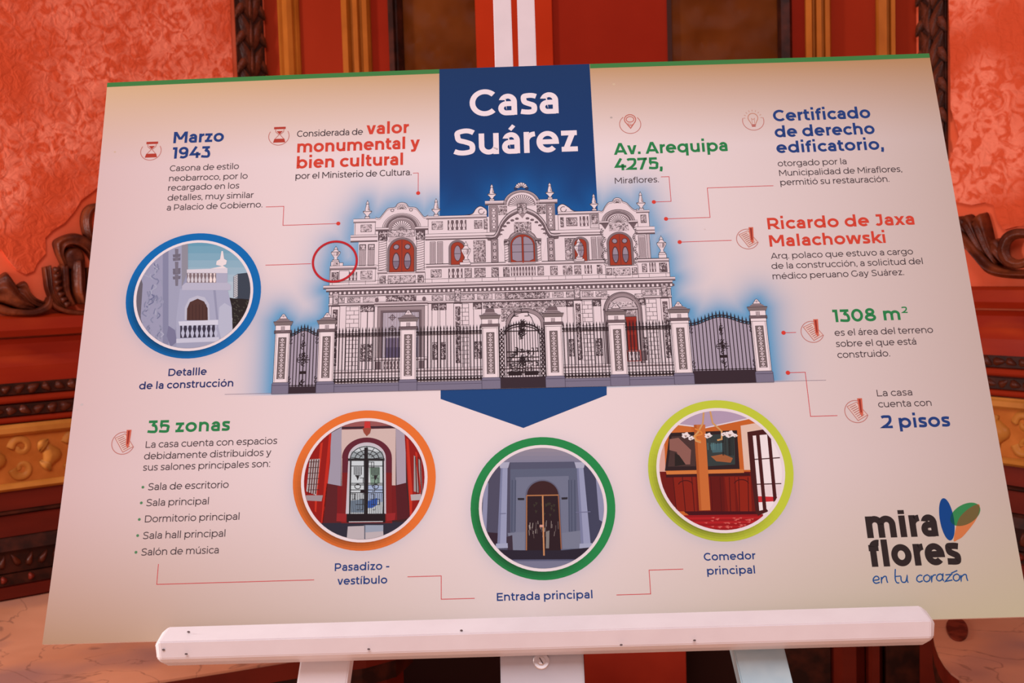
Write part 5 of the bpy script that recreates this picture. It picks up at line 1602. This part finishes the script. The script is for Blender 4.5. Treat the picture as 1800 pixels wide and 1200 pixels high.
# left gable
gl = catmull([(299, 177), (303, 178), (307, 173), (312, 167), (319, 166), (322, 162), (326.3, 160.5), (331, 162), (334, 166), (341, 167), (346, 173), (350, 178), (354, 176)], 4)
I.poly([(299, 190)] + gl + [(354, 190)], WH, 4); I.ribbon(gl, .4, DK, 6); I.ribbon([(x, y + 1.8) for x, y in gl], .3, MD, 6)
I.poly(ellp(326.3, 190, 21, 17.5, 180, 360, 24), WH, 6)
for r_, w_, c_ in ((21, .35, DK), (19.3, .9, GY), (18, .35, DK), (16.2, 1.6, MD), (15, .35, DK)): garch(326.3, 190.5, r_ * .95, r_ * .82, w_, c_, 7)
I.poly(ellp(326.3, 191, 14, 12, 180, 360, 24) + [(340.3, 200), (312.3, 200)], GY, 7); shell(326.3, 192, 10.5, 9, 13)
shell(326.3, 168.5, 5.0, 9, 7, 180, 360)
for x in (316.5, 336): I.ribbon(ellp(x, 169.5, 1.6, 1.6, 0, 360, 10), .5, MD, 8)
orna(313, 192.5, 340, 200, 10, .8, LG); 
I.poly(ellp(326.3, 206, 13.5, 12, 180, 360, 20), LG, 8)
for x0, x1 in ((303, 311), (342, 350)):
    capital(x0 - .6, x1 + .6, 193, 204); twist(x0, x1, 204, 238); bands(x0 - 1, x1 + 1, 238, 241.5, 'WG')
bands(299.5, 313, 189.5, 193, 'WM', 11); bands(340.5, 354, 189.5, 193, 'WM', 11)
archwin(314.2, 339.6, 203.5, 240, 'oval', 12)
box(303, 241.5, 351, 253.5); orna(313, 244, 341, 252.5, 8, 1.2, LG); orna(304.5, 244, 310.5, 252, 8, 1); orna(343.5, 244, 349.5, 252, 8, 1)
# tower piers left of the gable
bands(276, 299.5, 178.5, 183, 'WWG'); box(278, 183, 299, 197); orna(284, 185.5, 295, 193.5, 8, 1, LG); bands(273.5, 301.5, 197, 205, 'WGWWM')
for x in (283, 292): I.rect(x, 208, x + 6.5, 232, LG, 7, DK, .3); [I.line(x + 1.3 * k, 210, x + 1.3 * k, 231, .28, MD, 9) for k in range(1, 5)]; orna(x + .4, 208.5, x + 6.1, 214, 9, .8, LG)
bands(253, 301, 231.5, 235.5, 'WG'); box(254, 235.5, 300, 250); orna(255.3, 238.5, 262, 248.5, 8, 1.1, MD); box(263, 237, 273, 248); balus(273.5, 281, 239, 248, 2); orna(285, 238, 296.5, 247, 8, 1, LG)
finial(290.4, 178.2, 157.2, 9); finial(362.3, 177.7, 157.1, 9); finial(258.6, 226.5, 209.2, 9.5, urn=True); box(254, 226.5, 262.5, 231.5); box(262.5, 228, 266.5, 231.5)
orna(256, 228, 261, 230.6, 8, .8, LG)
# parapet between left gable and centre
bands(352, 415, 177.5, 181, 'WG'); box(354, 181, 415, 198); orna(358, 184, 369, 193, 8, 1, LG); balus(374.5, 393.5, 183, 194, 4); orna(402, 184, 410, 193, 8, 1); orna(412, 183, 415.5, 194, 8, 1)
bands(351, 424, 198, 205, 'WWGWM')
for x in (356, 363.5): I.rect(x, 207, x + 5.5, 232, LG, 7, DK, .3); [I.line(x + 1.1 * k, 208, x + 1.1 * k, 231, .28, MD, 9) for k in range(1, 5)]
archwin(377.5, 391, 208, 233.5, 'small', 12)
box(386.5, 231, 397.5, 234, WH, 14); finial(393, 231, 207.5, 9.5, 15, True)
orna(401, 207, 413, 231, 8, 1.1)
# parapet and wall right of the centre, mirrored loosely
bands(490, 531, 176.5, 180, 'WG'); box(489, 180, 531, 197.5); orna(491.5, 183, 494.5, 194, 8, 1); orna(497.5, 183.5, 508.5, 193, 8, 1); balus(511.5, 520, 182.5, 193.5, 2); box(522, 178, 531, 196); orna(524, 181.5, 529.5, 191, 8, 1)
bands(480, 534, 197.5, 204.5, 'WWGWM')
orna(495, 207, 505.5, 231, 8, 1.1); archwin(504.5, 517, 208, 233, 'small', 12); finial(509, 231, 207, 9.5, 15, True); box(503.5, 230.5, 514, 234, WH, 14)
for x in (522, 528.5): I.rect(x, 206.5, x + 5, 232, LG, 7, DK, .3); [I.line(x + 1 * k, 208, x + 1 * k, 231, .28, MD, 9) for k in range(1, 5)]
for c in (422, 481):      # side scroll pieces of the roof
    pass
sc1 = catmull([(392, 177.5), (400, 176), (404, 170), (409, 167.5), (415, 172), (415, 178)], 4); I.poly(sc1 + [(415, 180), (392, 180)], WH, 4); I.ribbon(sc1, .5, DK, 6); I.ribbon(ellp(409.5, 173.5, 3, 3, 0, 300, 12), .6, MD, 6)
sc2 = catmull([(489, 178), (489, 171), (494, 167.5), (500, 171), (505, 175.5), (513, 177)], 4); I.poly(sc2 + [(513, 179), (489, 179)], WH, 4); I.ribbon(sc2, .5, DK, 6); I.ribbon(ellp(495, 173.5, 3, 3, 0, 300, 12), .6, MD, 6)
# central gable
I.poly([(417, 200), (417, 166), (486, 166), (486, 200)], WH, 5)
bands(413.5, 436, 161.5, 166.5, 'WLM', 8); bands(467, 489, 161.5, 166.5, 'WLM', 8)
I.poly([(433, 167)] + ellp(451.8, 166, 19, 16.5, 180, 360, 26) + [(471, 167)], WH, 7)
for r_, w_, c_ in ((19, .4, DK), (17.2, 1.4, GY), (16, .35, DK)): garch(451.8, 166.5, r_, r_ * .88, w_, c_, 9)
I.poly(ellp(451.8, 168, 14.8, 12.6, 180, 360, 24), GY, 9); shell(451.8, 168.5, 13.6, 11, 17); shell(451.8, 147.5, 6.6, 11, 7)
for x in (446, 457.5): I.ribbon(ellp(x, 148, 1.4, 1.2, 0, 360, 10), .6, DK, 12)
finial(420.8, 161.4, 141.7, 9); finial(481.6, 161.2, 141.7, 9)
for x0, x1 in ((418, 426.5), (477, 485.5)):
    I.rect(x0, 167.5, x1, 197, GY, 8, DK, .35); I.rect(x0 + 2, 169.5, x1 - 2, 195, LG, 9, MD, .3)
    for k in range(4): I.poly(ellp((x0 + x1) / 2, 172.5 + k * 6.5, 1.5, 1.7, 0, 360, 10), WH, 11); I.ribbon(ellp((x0 + x1) / 2, 172.5 + k * 6.5, 1.6, 1.8, 0, 360, 10), .35, DK, 12)
orna(427.5, 168, 436, 178, 9, 1); orna(467.5, 168, 476, 178, 9, 1)
# ogee cornice swept over the central window
og = catmull([(414, 203), (422, 203), (426, 198), (430, 188), (437, 179), (445, 174), (451.8, 172), (459, 174), (467, 179), (474, 188), (478, 198), (482, 203), (490, 203)], 5)
I.poly(og + [(452, 203)], WH, 13)
for dv, w_, c_ in ((-1.6, .5, DK), (0, 1.0, LG), (1.2, .4, DK), (2.6, 1.3, MD), (3.8, .4, DK)): I.ribbon([(451.8 + (x - 451.8) * (1 - dv * .012), y + dv) for x, y in og], w_, c_, 14)
I.poly([(451.8 + (x - 451.8) * .9, y + 5.5) for x, y in og[8:-8]] + [(470, 234), (434, 234)], WH, 15)
for s_ in (-1, 1):
    for k in range(6): t = radians(14 + k * 12.5); I.poly(ellp(451.8 + s_ * 23.5 * cos(t), 204 - 24.5 * sin(t) + 3, 2.1, 1.5, 0, 360, 8), MD, 16); I.poly(ellp(451.8 + s_ * 22.3 * cos(t), 204 - 23 * sin(t) + 4, 1.7, 1.2, 0, 360, 8), WH, 17)
orna(447, 166, 456.5, 177, 16, 1.4, GY)
orna(443, 187, 461, 200, 16, 1.3, GY, edge=None); I.poly([(447, 176), (456.6, 176), (452, 183)], GY, 16)
I.ribbon(catmull([(432.5, 207.5), (437, 207), (440, 202), (445, 199), (451.8, 198), (458, 199), (463, 202), (466, 207), (471, 207.5)], 4), 1.5, GY, 17)
I.ribbon(catmull([(432.5, 206.5), (437, 206), (440, 201), (445, 198), (451.8, 197), (458, 198), (463, 201), (466, 206), (471, 206.5)], 4), .35, DK, 18)
for x0, x1 in ((432.8, 437.3), (465.2, 470)): capital(x0 - .5, x1 + .5, 208, 213, 17); twist(x0, x1, 213, 231, 17)
archwin(438.8, 464, 201.3, 233.5, 'big', 18)
for x in (419, 477): I.rect(x, 206, x + 7, 232, GY, 16, DK, .35); I.rect(x + 1.8, 208, x + 5.2, 230, LG, 17, MD, .3); [I.ribbon(ellp(x + 3.5, 211.5 + k * 7.5, 1.3, 1.5, 0, 360, 10), .45, DK, 19) for k in range(3)]
# right gable
gr = catmull([(531, 176), (535, 177), (538, 172), (542, 167), (546, 166), (548, 163), (551.2, 161.8), (555, 163), (557, 166), (561, 168), (565, 173), (569, 176.5), (572, 175)], 4)
I.poly([(531, 189)] + gr + [(572, 189)], WH, 5); I.ribbon(gr, .4, DK, 7); I.ribbon([(x, y + 1.7) for x, y in gr], .3, MD, 7)
for r_, w_, c_ in ((17, .4, DK), (15.3, 1.4, GY), (14.2, .35, DK), (12.4, 1.4, MD)): garch(551.2, 189.5, r_, r_ * .82, w_, c_, 9)
I.poly(ellp(551.2, 190.5, 11.2, 9.2, 180, 360, 20), GY, 9); shell(551.2, 191, 9.8, 10, 13); shell(551.2, 168, 3.8, 10, 6)
bands(531.5, 541, 188.5, 191.5, 'WM', 10); bands(561.5, 571, 188.5, 191.5, 'WM', 10); I.poly([(533, 191.5), (541, 191.5), (537, 198)], MD, 10); I.poly([(562, 191.5), (570, 191.5), (566, 198)], MD, 10)
orna(541, 191.5, 561.5, 200, 10, 1.2, LG, edge=None)
for s_ in (-1, 1):
    for k in range(24):
        y = 198 + k * 1.7; x = 551.2 + s_ * (16.5 + 1.6 * sin(k * .8)); I.ribbon(ellp(x, y, 1.5, 1.2, rnd.uniform(0, 90), rnd.uniform(200, 320), 7), .4, MD if k % 2 else DK, 11)
archwin(540, 562.3, 203.5, 238.8, 'oval', 14)
box(535, 239.5, 568, 253); orna(543, 242, 560, 250, 8, 1.2, LG); orna(536, 242, 541.5, 249.5, 8, 1); orna(562, 242, 567, 249.5, 8, 1)
finial(527, 176, 156.2, 8.5); finial(575.8, 177, 155.5, 9)
bands(570, 584, 177, 180, 'WG'); box(571, 180, 583, 196); orna(574.5, 182.5, 580, 191.5, 8, 1); bands(568, 588, 196, 204.5, 'WWGWM')
I.rect(570.5, 206, 577.5, 232, LG, 8, DK, .3); [I.line(571.5 + k, 208, 571.5 + k, 231, .28, MD, 10) for k in range(6)]
box(579, 204, 582, 232, LG, 6)
finial(593.8, 228, 206.9, 9.5, urn=True); box(590, 227.5, 598, 232)
# balcony course right across
for u0, u1 in ((352, 438), (466, 535), (568, 600)): bands(u0, u1, 232.5, 236, 'WG', 6)
bands(436, 468, 232.5, 236, 'WG', 20)
balus(375, 389, 238, 248, 3); orna(357, 238.5, 367.5, 247, 8, 1, LG); orna(391.5, 238, 398.5, 248, 8, 1); orna(401.5, 238, 412.5, 248, 8, 1); orna(419, 238, 426, 248, 8, 1)
orna(431, 238, 437, 248, 8, 1); balus(439, 463.5, 238, 247.5, 8); orna(466, 238, 472, 247.5, 8, 1); orna(479, 238, 486, 247.5, 8, 1); orna(492, 238, 501, 247.5, 8, 1); orna(503.5, 238, 510, 247.5, 8, 1); balus(514, 521, 238, 247, 2); orna(526.5, 238, 531.5, 247.5, 8, 1)
orna(572.5, 238, 577, 247, 8, 1); balus(580, 586, 237, 247, 2); orna(590, 237.5, 597.5, 247.5, 8, 1, MD)
for u in range(256, 600, 17): I.line(u, 249, u, 253, .25, MD, 7)
I.line(253, 248.8, 600, 248.8, .28, DK, 7); I.line(253, 236, 600, 236, .25, DK, 5)
# main cornice, modillions and frieze
bands(247, 605, 253.2, 257.0, 'WLM', 10); bands(250, 602, 257.0, 260.2, 'WM', 10)
k = 0; u = 254.0
while u < 600: I.rect(u, 260.4, u + 2.6, 263.6, WH, 12, DK, .3); I.rect(u + 2.6, 260.6, u + 4.6, 263.2, MD, 12); u += 4.6; k += 1
I.rect(253, 260.2, 600, 264.0, MD, 11); bands(253, 600, 264, 266, 'WG', 10)
I.rect(253.5, 266, 599.5, 368, WH, 3); I.ribbon([(253.5, 266), (253.5, 368)], .4, DK, 5); I.ribbon([(599.5, 266), (599.5, 368)], .4, DK, 5)
u = 258
while u < 598:
    w = rnd.choice([11, 13, 15]); 
    if not (300 < u + w / 2 < 352 or 533 < u + w / 2 < 568): orna(u, 267, min(u + w, 598), 272.5, 8, 1.1, LG)
    u += w + 3
bands(253, 600, 273.5, 276, 'WM', 7)
orna(432, 266.5, 472, 273, 10, 1.5, GY); orna(410, 276.5, 494, 282.5, 8, 1.4, GY)
# ground floor
for x0, x1 in ((271, 284), (386, 395), (508, 519.5), (573.5, 584)): bricks(x0, x1, 277, 345, 15)
for x0, x1 in ((286, 292.5), (293, 299), (358, 364), (366, 372), (520.5, 528), (567, 572.5), (400, 408), (494, 500)):
    box(x0, 276, x1, 345, WH, 6); capital(x0 - .4, x1 + .4, 276.5, 283, 8); orna(x0 + .6, 318, x1 - .6, 336, 8, 1.3, MD)
for x in (256, 380, 501, 588.5): I.rect(x, 276.5, x + 8.5, 345, WH, 8, DK, .35); orna(x + 1.8, 280, x + 6.4, 340, 9, 1.3, MD)
for x in (257, 381, 502, 590): I.rect(x, 262, x + 6, 275, LG, 13, DK, .3); orna(x + .6, 265, x + 5.4, 274, 14, 1.2, LG)
# big barred window
I.rect(300, 275, 354, 345, WH, 8, DK, .35); bands(299.5, 353.5, 272.5, 277.5, 'WGMW', 12); orna(311, 266, 342, 272.5, 13, 1.3, MD, edge=None)
for x in (302, 350): I.poly(ellp(x, 270.5, 2, 2.6, 0, 360, 12), MD, 13)
I.rect(303, 278, 350.5, 345, GY, 9, DK, .35); I.rect(306, 282, 347.5, 345, MD, 10); I.rect(308.5, 284.5, 345, 345, ink((178, 162, 176)), 11, DK, .3)
for k in range(12): I.line(310.5 + k * 3, 285, 310.5 + k * 3, 330, .28, GY, 13)
for xx in (318, 336):
    for yy in (290, 302): I.ribbon([(xx - 4, yy), (xx + 4, yy)], .7, MD, 14); I.ribbon([(xx, yy - 4), (xx, yy + 4)], .7, MD, 14); I.ribbon(ellp(xx, yy, 2.4, 2.4, 0, 360, 10), .4, DK, 14)
I.rect(311, 312, 343, 334, ink((112, 96, 122)), 13); I.rect(311, 322, 343, 334, ink((92, 78, 104)), 14)
bands(300, 353, 333, 336, 'WG', 16); I.rect(300, 336, 353, 346, WH, 15, DK, .3); balus(310, 342, 337, 344.5, 9, 16); I.rect(302, 337, 307, 345, MD, 17, DK, .3); I.rect(345, 337, 350, 345, MD, 17, DK, .3)
# central doorway
I.rect(426, 282.5, 478, 345, WH, 7); orna(428, 283.5, 475, 297, 8, 1.5, GY)
P = [(432.5, 345), (432.5, 300)] + ellp(451.6, 300, 19.3, 16, 180, 360, 22) + [(471, 345)]
I.poly(P, GY, 12); I.ribbon(P, .4, DK, 13)
P = [(436, 345), (436, 301)] + ellp(451.6, 301, 15.8, 12.8, 180, 360, 22) + [(467.5, 345)]
I.poly(P, WH, 14); I.ribbon(P, .4, DK, 15)
# right arched entry with a red door
P = [(531, 345), (531, 288)] + ellp(550, 288, 19, 19.5, 180, 360, 24) + [(569, 345)]
I.poly(P, GY, 9); I.ribbon(P, .5, DK, 10); I.ribbon([(x + (550 - x) * .06, y + 1.3) for x, y in P], .5, MD, 10)
P = [(535, 345), (535, 289)] + ellp(550, 289, 15, 15.2, 180, 360, 24) + [(565, 345)]
I.poly(P, LG, 11); I.ribbon(P, .5, DK, 12); orna(538, 279, 562, 285, 13, 1.3, LG, edge=None); bands(535.5, 564.5, 285.5, 288, 'WM', 13); orna(537, 288.5, 563, 294, 13, 1.2, GY)
I.rect(537, 295, 563, 333, WH, 13, DK, .3); I.rect(552, 295.5, 563, 331, ink((150, 46, 36)), 15, DK, .3); I.rect(554, 299, 561, 312, ink((132, 36, 30)), 16); I.rect(554, 315, 561, 328, ink((132, 36, 30)), 16)
I.rect(548, 331, 566, 343, ink((170, 90, 88)), 15); balus(552, 564, 333, 342, 3, 16); I.rect(566, 333, 571, 342, MD, 16, DK, .3)
orna(529, 271, 537, 276, 10, 1, LG); orna(563, 271, 571, 276, 10, 1, LG)
# plinth courses
bands(255, 599, 345, 348, 'WG', 17); I.rect(255, 348, 599, 360, WH, 5)
for v_ in (351, 354.5): I.line(255, v_, 599, v_, .28, MD, 7)
for u in range(262, 598, 14): I.line(u, 348, u, 354, .28, MD, 7)
I.build('house_front', house, 'white ornate facade with red windows', skew=True)

# fence, pillars and gates in front of it
I = Ink(); I.wk = 1.3; IR = ink((44, 29, 33)); STN = ink((122, 112, 134)); STD = ink((78, 68, 88)); LAV = ink((166, 150, 168)); SOL = ink((56, 40, 48))
BL_ = 30
def fence_run(u0, u1):
    I.rect(u0, 359.2, u1, 368, STN, BL_, None); I.line(u0, 359.2, u1, 359.2, .35, DK, BL_ + 1); I.line(u0, 362, u1, 362, .3, STD, BL_ + 1)
    n = max(2, round((u1 - u0) / 3.35)); w = (u1 - u0) / n
    for k in range(n):
        x = u0 + (k + .5) * w
        I.rect(x - .42, 303, x + .42, 358.6, IR, BL_ + 1)
        I.poly([(x - .75, 304), (x, 299.6), (x + .75, 304)], IR, BL_ + 2)
        I.poly([(x - 1.2, 306.8), (x, 304.4), (x + 1.2, 306.8), (x, 309.2)], IR, BL_ + 3)
        I.poly([(x - 1.3, 356.6), (x, 354), (x + 1.3, 356.6), (x, 358.8)], IR, BL_ + 3)
        I.ribbon(ellp(x + w / 2, 309.5, w / 2 - .2, 1.5, 180, 360, 6), .4, IR, BL_ + 3); I.ribbon(ellp(x + w / 2, 355.5, w / 2 - .2, 1.4, 0, 180, 6), .4, IR, BL_ + 3)
    for v_ in (306.4, 309.6, 354.2, 357.6): I.line(u0, v_, u1, v_, .45, IR, BL_ + 2)


for u0, u1 in ((260, 326.5), (342, 408), (488, 534.5), (551, 597)): fence_run(u0, u1)
# side gate left, wide gate right
def gate(u0, u1, vmid, vside, vs, n):
    c = (u0 + u1) / 2; r = (u1 - u0) / 2
    def top(x): t = (x - c) / r; return vside + (vmid - vside) * (.5 + .5 * cos(pi * t))
    P = [(u0, vs)] + [(u0 + (u1 - u0) * k / 16, top(u0 + (u1 - u0) * k / 16) + 2.5) for k in range(17)] + [(u1, vs)]
    I.poly(P, LAV, BL_)
    I.rect(u0, vs, u1, 368, SOL, BL_ + 2)
    tp = [(u0 + (u1 - u0) * k / 24, top(u0 + (u1 - u0) * k / 24)) for k in range(25)]
    I.ribbon(tp, .6, IR, BL_ + 2); I.ribbon([(x, y + 2.6) for x, y in tp], .6, IR, BL_ + 2)
    for k in range(n):
        x = u0 + (k + .5) * (u1 - u0) / n; I.rect(x - .45, top(x), x + .45, vs, IR, BL_ + 1); I.poly([(x - .8, top(x) - .8), (x, top(x) - 5.2), (x + .8, top(x) - .8)], IR, BL_ + 2)
        I.poly([(x - 1, vs - 1), (x, vs - 3), (x + 1, vs - 1), (x, vs + .5)], IR, BL_ + 3)
        I.ribbon(ellp(x, top(x) + 1.4, 1.1, 1.0, 0, 360, 7), .35, IR, BL_ + 3)
    for dy in (8, (vs - vside) * .5, (vs - vside) * .5):
        for q in range(7): I.ribbon(ellp(c + rnd.uniform(-1.4, 1.4), vside + dy + rnd.uniform(-7, 7), 1.4, 1.4, rnd.uniform(0, 90), 300, 8), .5, IR, BL_ + 4)
    y = vside + (vs - vside) * .5
    I.ribbon([(c - 6.5, y), (c + 6.5, y)], .7, IR, BL_ + 4)
    for s_ in (-1, 1): I.ribbon(ellp(c + s_ * 4, y, 2.2, 2.6, 60, 300, 8), .5, IR, BL_ + 4); I.ribbon(ellp(c + s_ * 2.4, y - 5, 1.8, 2.2, 0, 260, 8), .5, IR, BL_ + 4)
    I.rect(c - 3.4, vs - 16, c + 3.4, vs - 13, IR, BL_ + 4); I.line(c, vside, c, vs, .9, IR, BL_ + 3)
    for q in range(5): I.ribbon(ellp(c + rnd.uniform(-1.6, 1.6), vs - 7 + rnd.uniform(-4, 4), 1.5, 1.5, 0, 280, 8), .5, IR, BL_ + 4)
    for s_ in (-1, 1):
        for q in (vside + 5, vside + 9, vs - 5, vs - 9): I.ribbon(ellp(c + s_ * (r - 1.6), q, 1.3, 1.5, 0, 280, 8), .45, IR, BL_ + 4)
    I.line(u0, vs - 1, u1, vs - 1, .6, IR, BL_ + 3)


gate(215, 244.3, 299.5, 305.5, 361, 9); gate(615, 677.5, 296, 304.5, 354.6, 17)
# main gate
u0, u1 = 424.5, 471.0; c = 448.0
I.rect(u0, 356.5, u1, 368, SOL, BL_ + 2)
for x in (u0 + .8, u0 + 5.5, u1 - 5.5, u1 - .8): I.rect(x - .4, 303, x + .4, 357, IR, BL_ + 1)
for s_ in (u0 + 3.1, u1 - 3.1):
    for k in range(11): I.ribbon([(s_ - 1.8, 307 + k * 4.6), (s_ + 1.8, 311.6 + k * 4.6)], .6, IR, BL_ + 2); I.ribbon([(s_ + 1.8, 307 + k * 4.6), (s_ - 1.8, 311.6 + k * 4.6)], .6, IR, BL_ + 2)
    for k in range(12): I.poly(ellp(s_, 306 + k * 4.5, .9, .9, 0, 360, 8), IR, BL_ + 3)
for k in range(13):
    x = 432 + k * 2.65; top = 300 - 6 * (1 - ((x - c) / 18) ** 2) + 6; I.rect(x - .32, top, x + .32, 357, IR, BL_ + 1); I.poly([(x - .7, top + .4), (x, top - 4), (x + .7, top + .4)], IR, BL_ + 2)
for yy in (308, 330, 336, 340, 352): I.line(432, yy, 464.5, yy, .7, IR, BL_ + 2)
I.ribbon(ellp(c, 309, 17, 8.5, 180, 360, 20), 1.1, IR, BL_ + 2); I.ribbon(ellp(c, 311.5, 17, 8.5, 180, 360, 20), .7, IR, BL_ + 2)
for q in range(40): I.ribbon(ellp(rnd.gauss(c, 2.0), rnd.uniform(296, 316), 1.2, 1.2, 0, 280, 7), .5, IR, BL_ + 3)
for q in range(46):
    x, y = rnd.uniform(434, 461), rnd.uniform(325, 350); I.ribbon([(x, y), (x + 2.2, y), (x + 2.2, y + 3), (x + .6, y + 3)], .5, IR, BL_ + 3)
for q in range(14): I.ribbon(ellp(rnd.gauss(c, 1.5), rnd.uniform(328, 345), 1.4, 1.4, 0, 280, 7), .55, IR, BL_ + 3)
I.rect(433.5, 350.5, 447, 354.5, IR, BL_ + 4); I.rect(449.5, 350.5, 463, 354.5, IR, BL_ + 4)
for s_ in (-1, 1): I.ribbon([(c + s_ * 3, 292), (c + s_ * 7, 292), (c + s_ * 7, 287.5), (c, 287.5), (c, 284)], .5, IR, BL_ + 1); I.ribbon([(c + s_ * 13, 303), (c + s_ * 10, 294), (c + s_ * 7, 290)], .5, IR, BL_ + 1)
# pillars
PW = ink((234, 212, 218))
for (x0, x1, apex, urn) in ((200.5, 215.2, 284.2, 0), (244.4, 260.2, 284.8, 0), (326.2, 342.2, 283.6, 0), (408.2, 424.6, 276, 1), (471, 488, 275.2, 1), (534.6, 551.2, 282.8, 0), (597, 614.6, 282.2, 0), (676.6, 691.8, 280.8, 0)):
    c = (x0 + x1) / 2; y = {0: 0}.get(0)
    o_v = {0: 0.0}[0]
    dv = -(x0 - 200) * .007       # tops step gently
    I.poly([(x0 - 1, 368), (x0 - 1, 358), (x0, 356.4), (x1, 356.4), (x1 + 1, 358), (x1 + 1, 368)], STN, BL_ + 6); I.ribbon([(x0 - 1, 368), (x0 - 1, 358), (x0, 356.4), (x1, 356.4), (x1 + 1, 358), (x1 + 1, 368)], .35, STD, BL_ + 7); I.line(x0 - 1, 359.2, x1 + 1, 359.2, .4, STD, BL_ + 7)
    I.rect(x0, 304, x1, 356.4, PW, BL_ + 6, DK, .35); I.line(x0 + 1.3, 304, x0 + 1.3, 356, .25, MD, BL_ + 8); I.line(x1 - 1.3, 304, x1 - 1.3, 356, .25, MD, BL_ + 8)
    I.rect(c - 3.8, 309, c + 3.8, 352.5, ink((120, 102, 104)), BL_ + 8, DK, .35)
    for k in range(8):
        yy = 311.5 + k * 5.4; I.poly([(c - 1.7, yy), (c, yy - 1.8), (c + 1.7, yy), (c, yy + 1.8)], WH, BL_ + 10); I.line(c - 2.6, yy + 2.7, c + 2.6, yy + 2.7, .45, WH, BL_ + 10); I.poly(ellp(c, yy, .6, .6, 0, 360, 8), MD, BL_ + 11)
    bt = 291.8 + dv
    I.rect(x0 - .2, bt + 4, x1 + .2, 304, PW, BL_ + 8, DK, .3); I.rect(c - 2, bt + 5, c + 2, bt + 10, LG, BL_ + 9)
    for q in (0, 1.5, 3): I.line(c - 1.6 + q, bt + 5, c - 1.6 + q, bt + 10, .28, DK, BL_ + 10)
    I.rect(x0 - 1.2, 301.2 + dv, x1 + 1.2, 304.2 + dv, MD, BL_ + 9, DK, .3)
    I.poly([(x0 - 2.6, bt), (x1 + 2.6, bt), (x1 + 1, bt + 4), (x0 - 1, bt + 4)], ink((124, 106, 108)), BL_ + 9); I.ribbon([(x0 - 2.6, bt), (x1 + 2.6, bt)], .5, DK, BL_ + 10)
    rr = (x1 - x0) / 2
    I.poly([(x0 - 1, bt), (c - rr * .55, bt - 3.2), (c + rr * .55, bt - 3.2), (x1 + 1, bt)], GY, BL_ + 9); I.line(x0 + 1, bt - 1.6, x1 - 1, bt - 1.6, .35, DK, BL_ + 10)
    if urn:
        I.poly([(c - rr * .6, bt - 3.2), (c - rr * .5, bt - 7), (c + rr * .5, bt - 7), (c + rr * .6, bt - 3.2)], MD, BL_ + 9)
        finial(c, bt - 7, apex, 7, BL_ + 10, True)
    else:
        P = [(c - 4, bt - 3.2), (c - 2.6, bt - 5.6)] + ellp(c, bt - 6, 1.9, 2.2, 180, 360, 8) + [(c + 2.6, bt - 5.6), (c + 4, bt - 3.2)]
        I.poly(P, WH, BL_ + 10); I.ribbon(P, .35, DK, BL_ + 11, True); I.ribbon(ellp(c, bt - 5.8, .8, .8, 0, 360, 8), .35, MD, BL_ + 12)
I.build('fence_print', house, 'dark iron fence, gates and pale pillars', skew=True)

# faint smudges on the board surface
I = Ink()
for px, py, r, c in ((1074.5, 206.5, 1.4, (180, 160, 156)), (1079, 148, 1.6, (208, 176, 150)), (202, 267, 1.2, (208, 172, 150)), (144, 711, 1.6, (204, 180, 182)), (136, 720, 1.0, (206, 182, 182)), (214, 600, .9, (216, 186, 184)), (1239, 403, 1.0, (214, 190, 190))):
    u, v_ = mm(px, py); I.ell(u, v_, r, r * .8, c, 1, 12)
I.build('smudges', board, 'faint grey scuff marks')
print('objects', len(bpy.data.objects), 'faces', sum(len(m.polygons) for m in bpy.data.meshes))
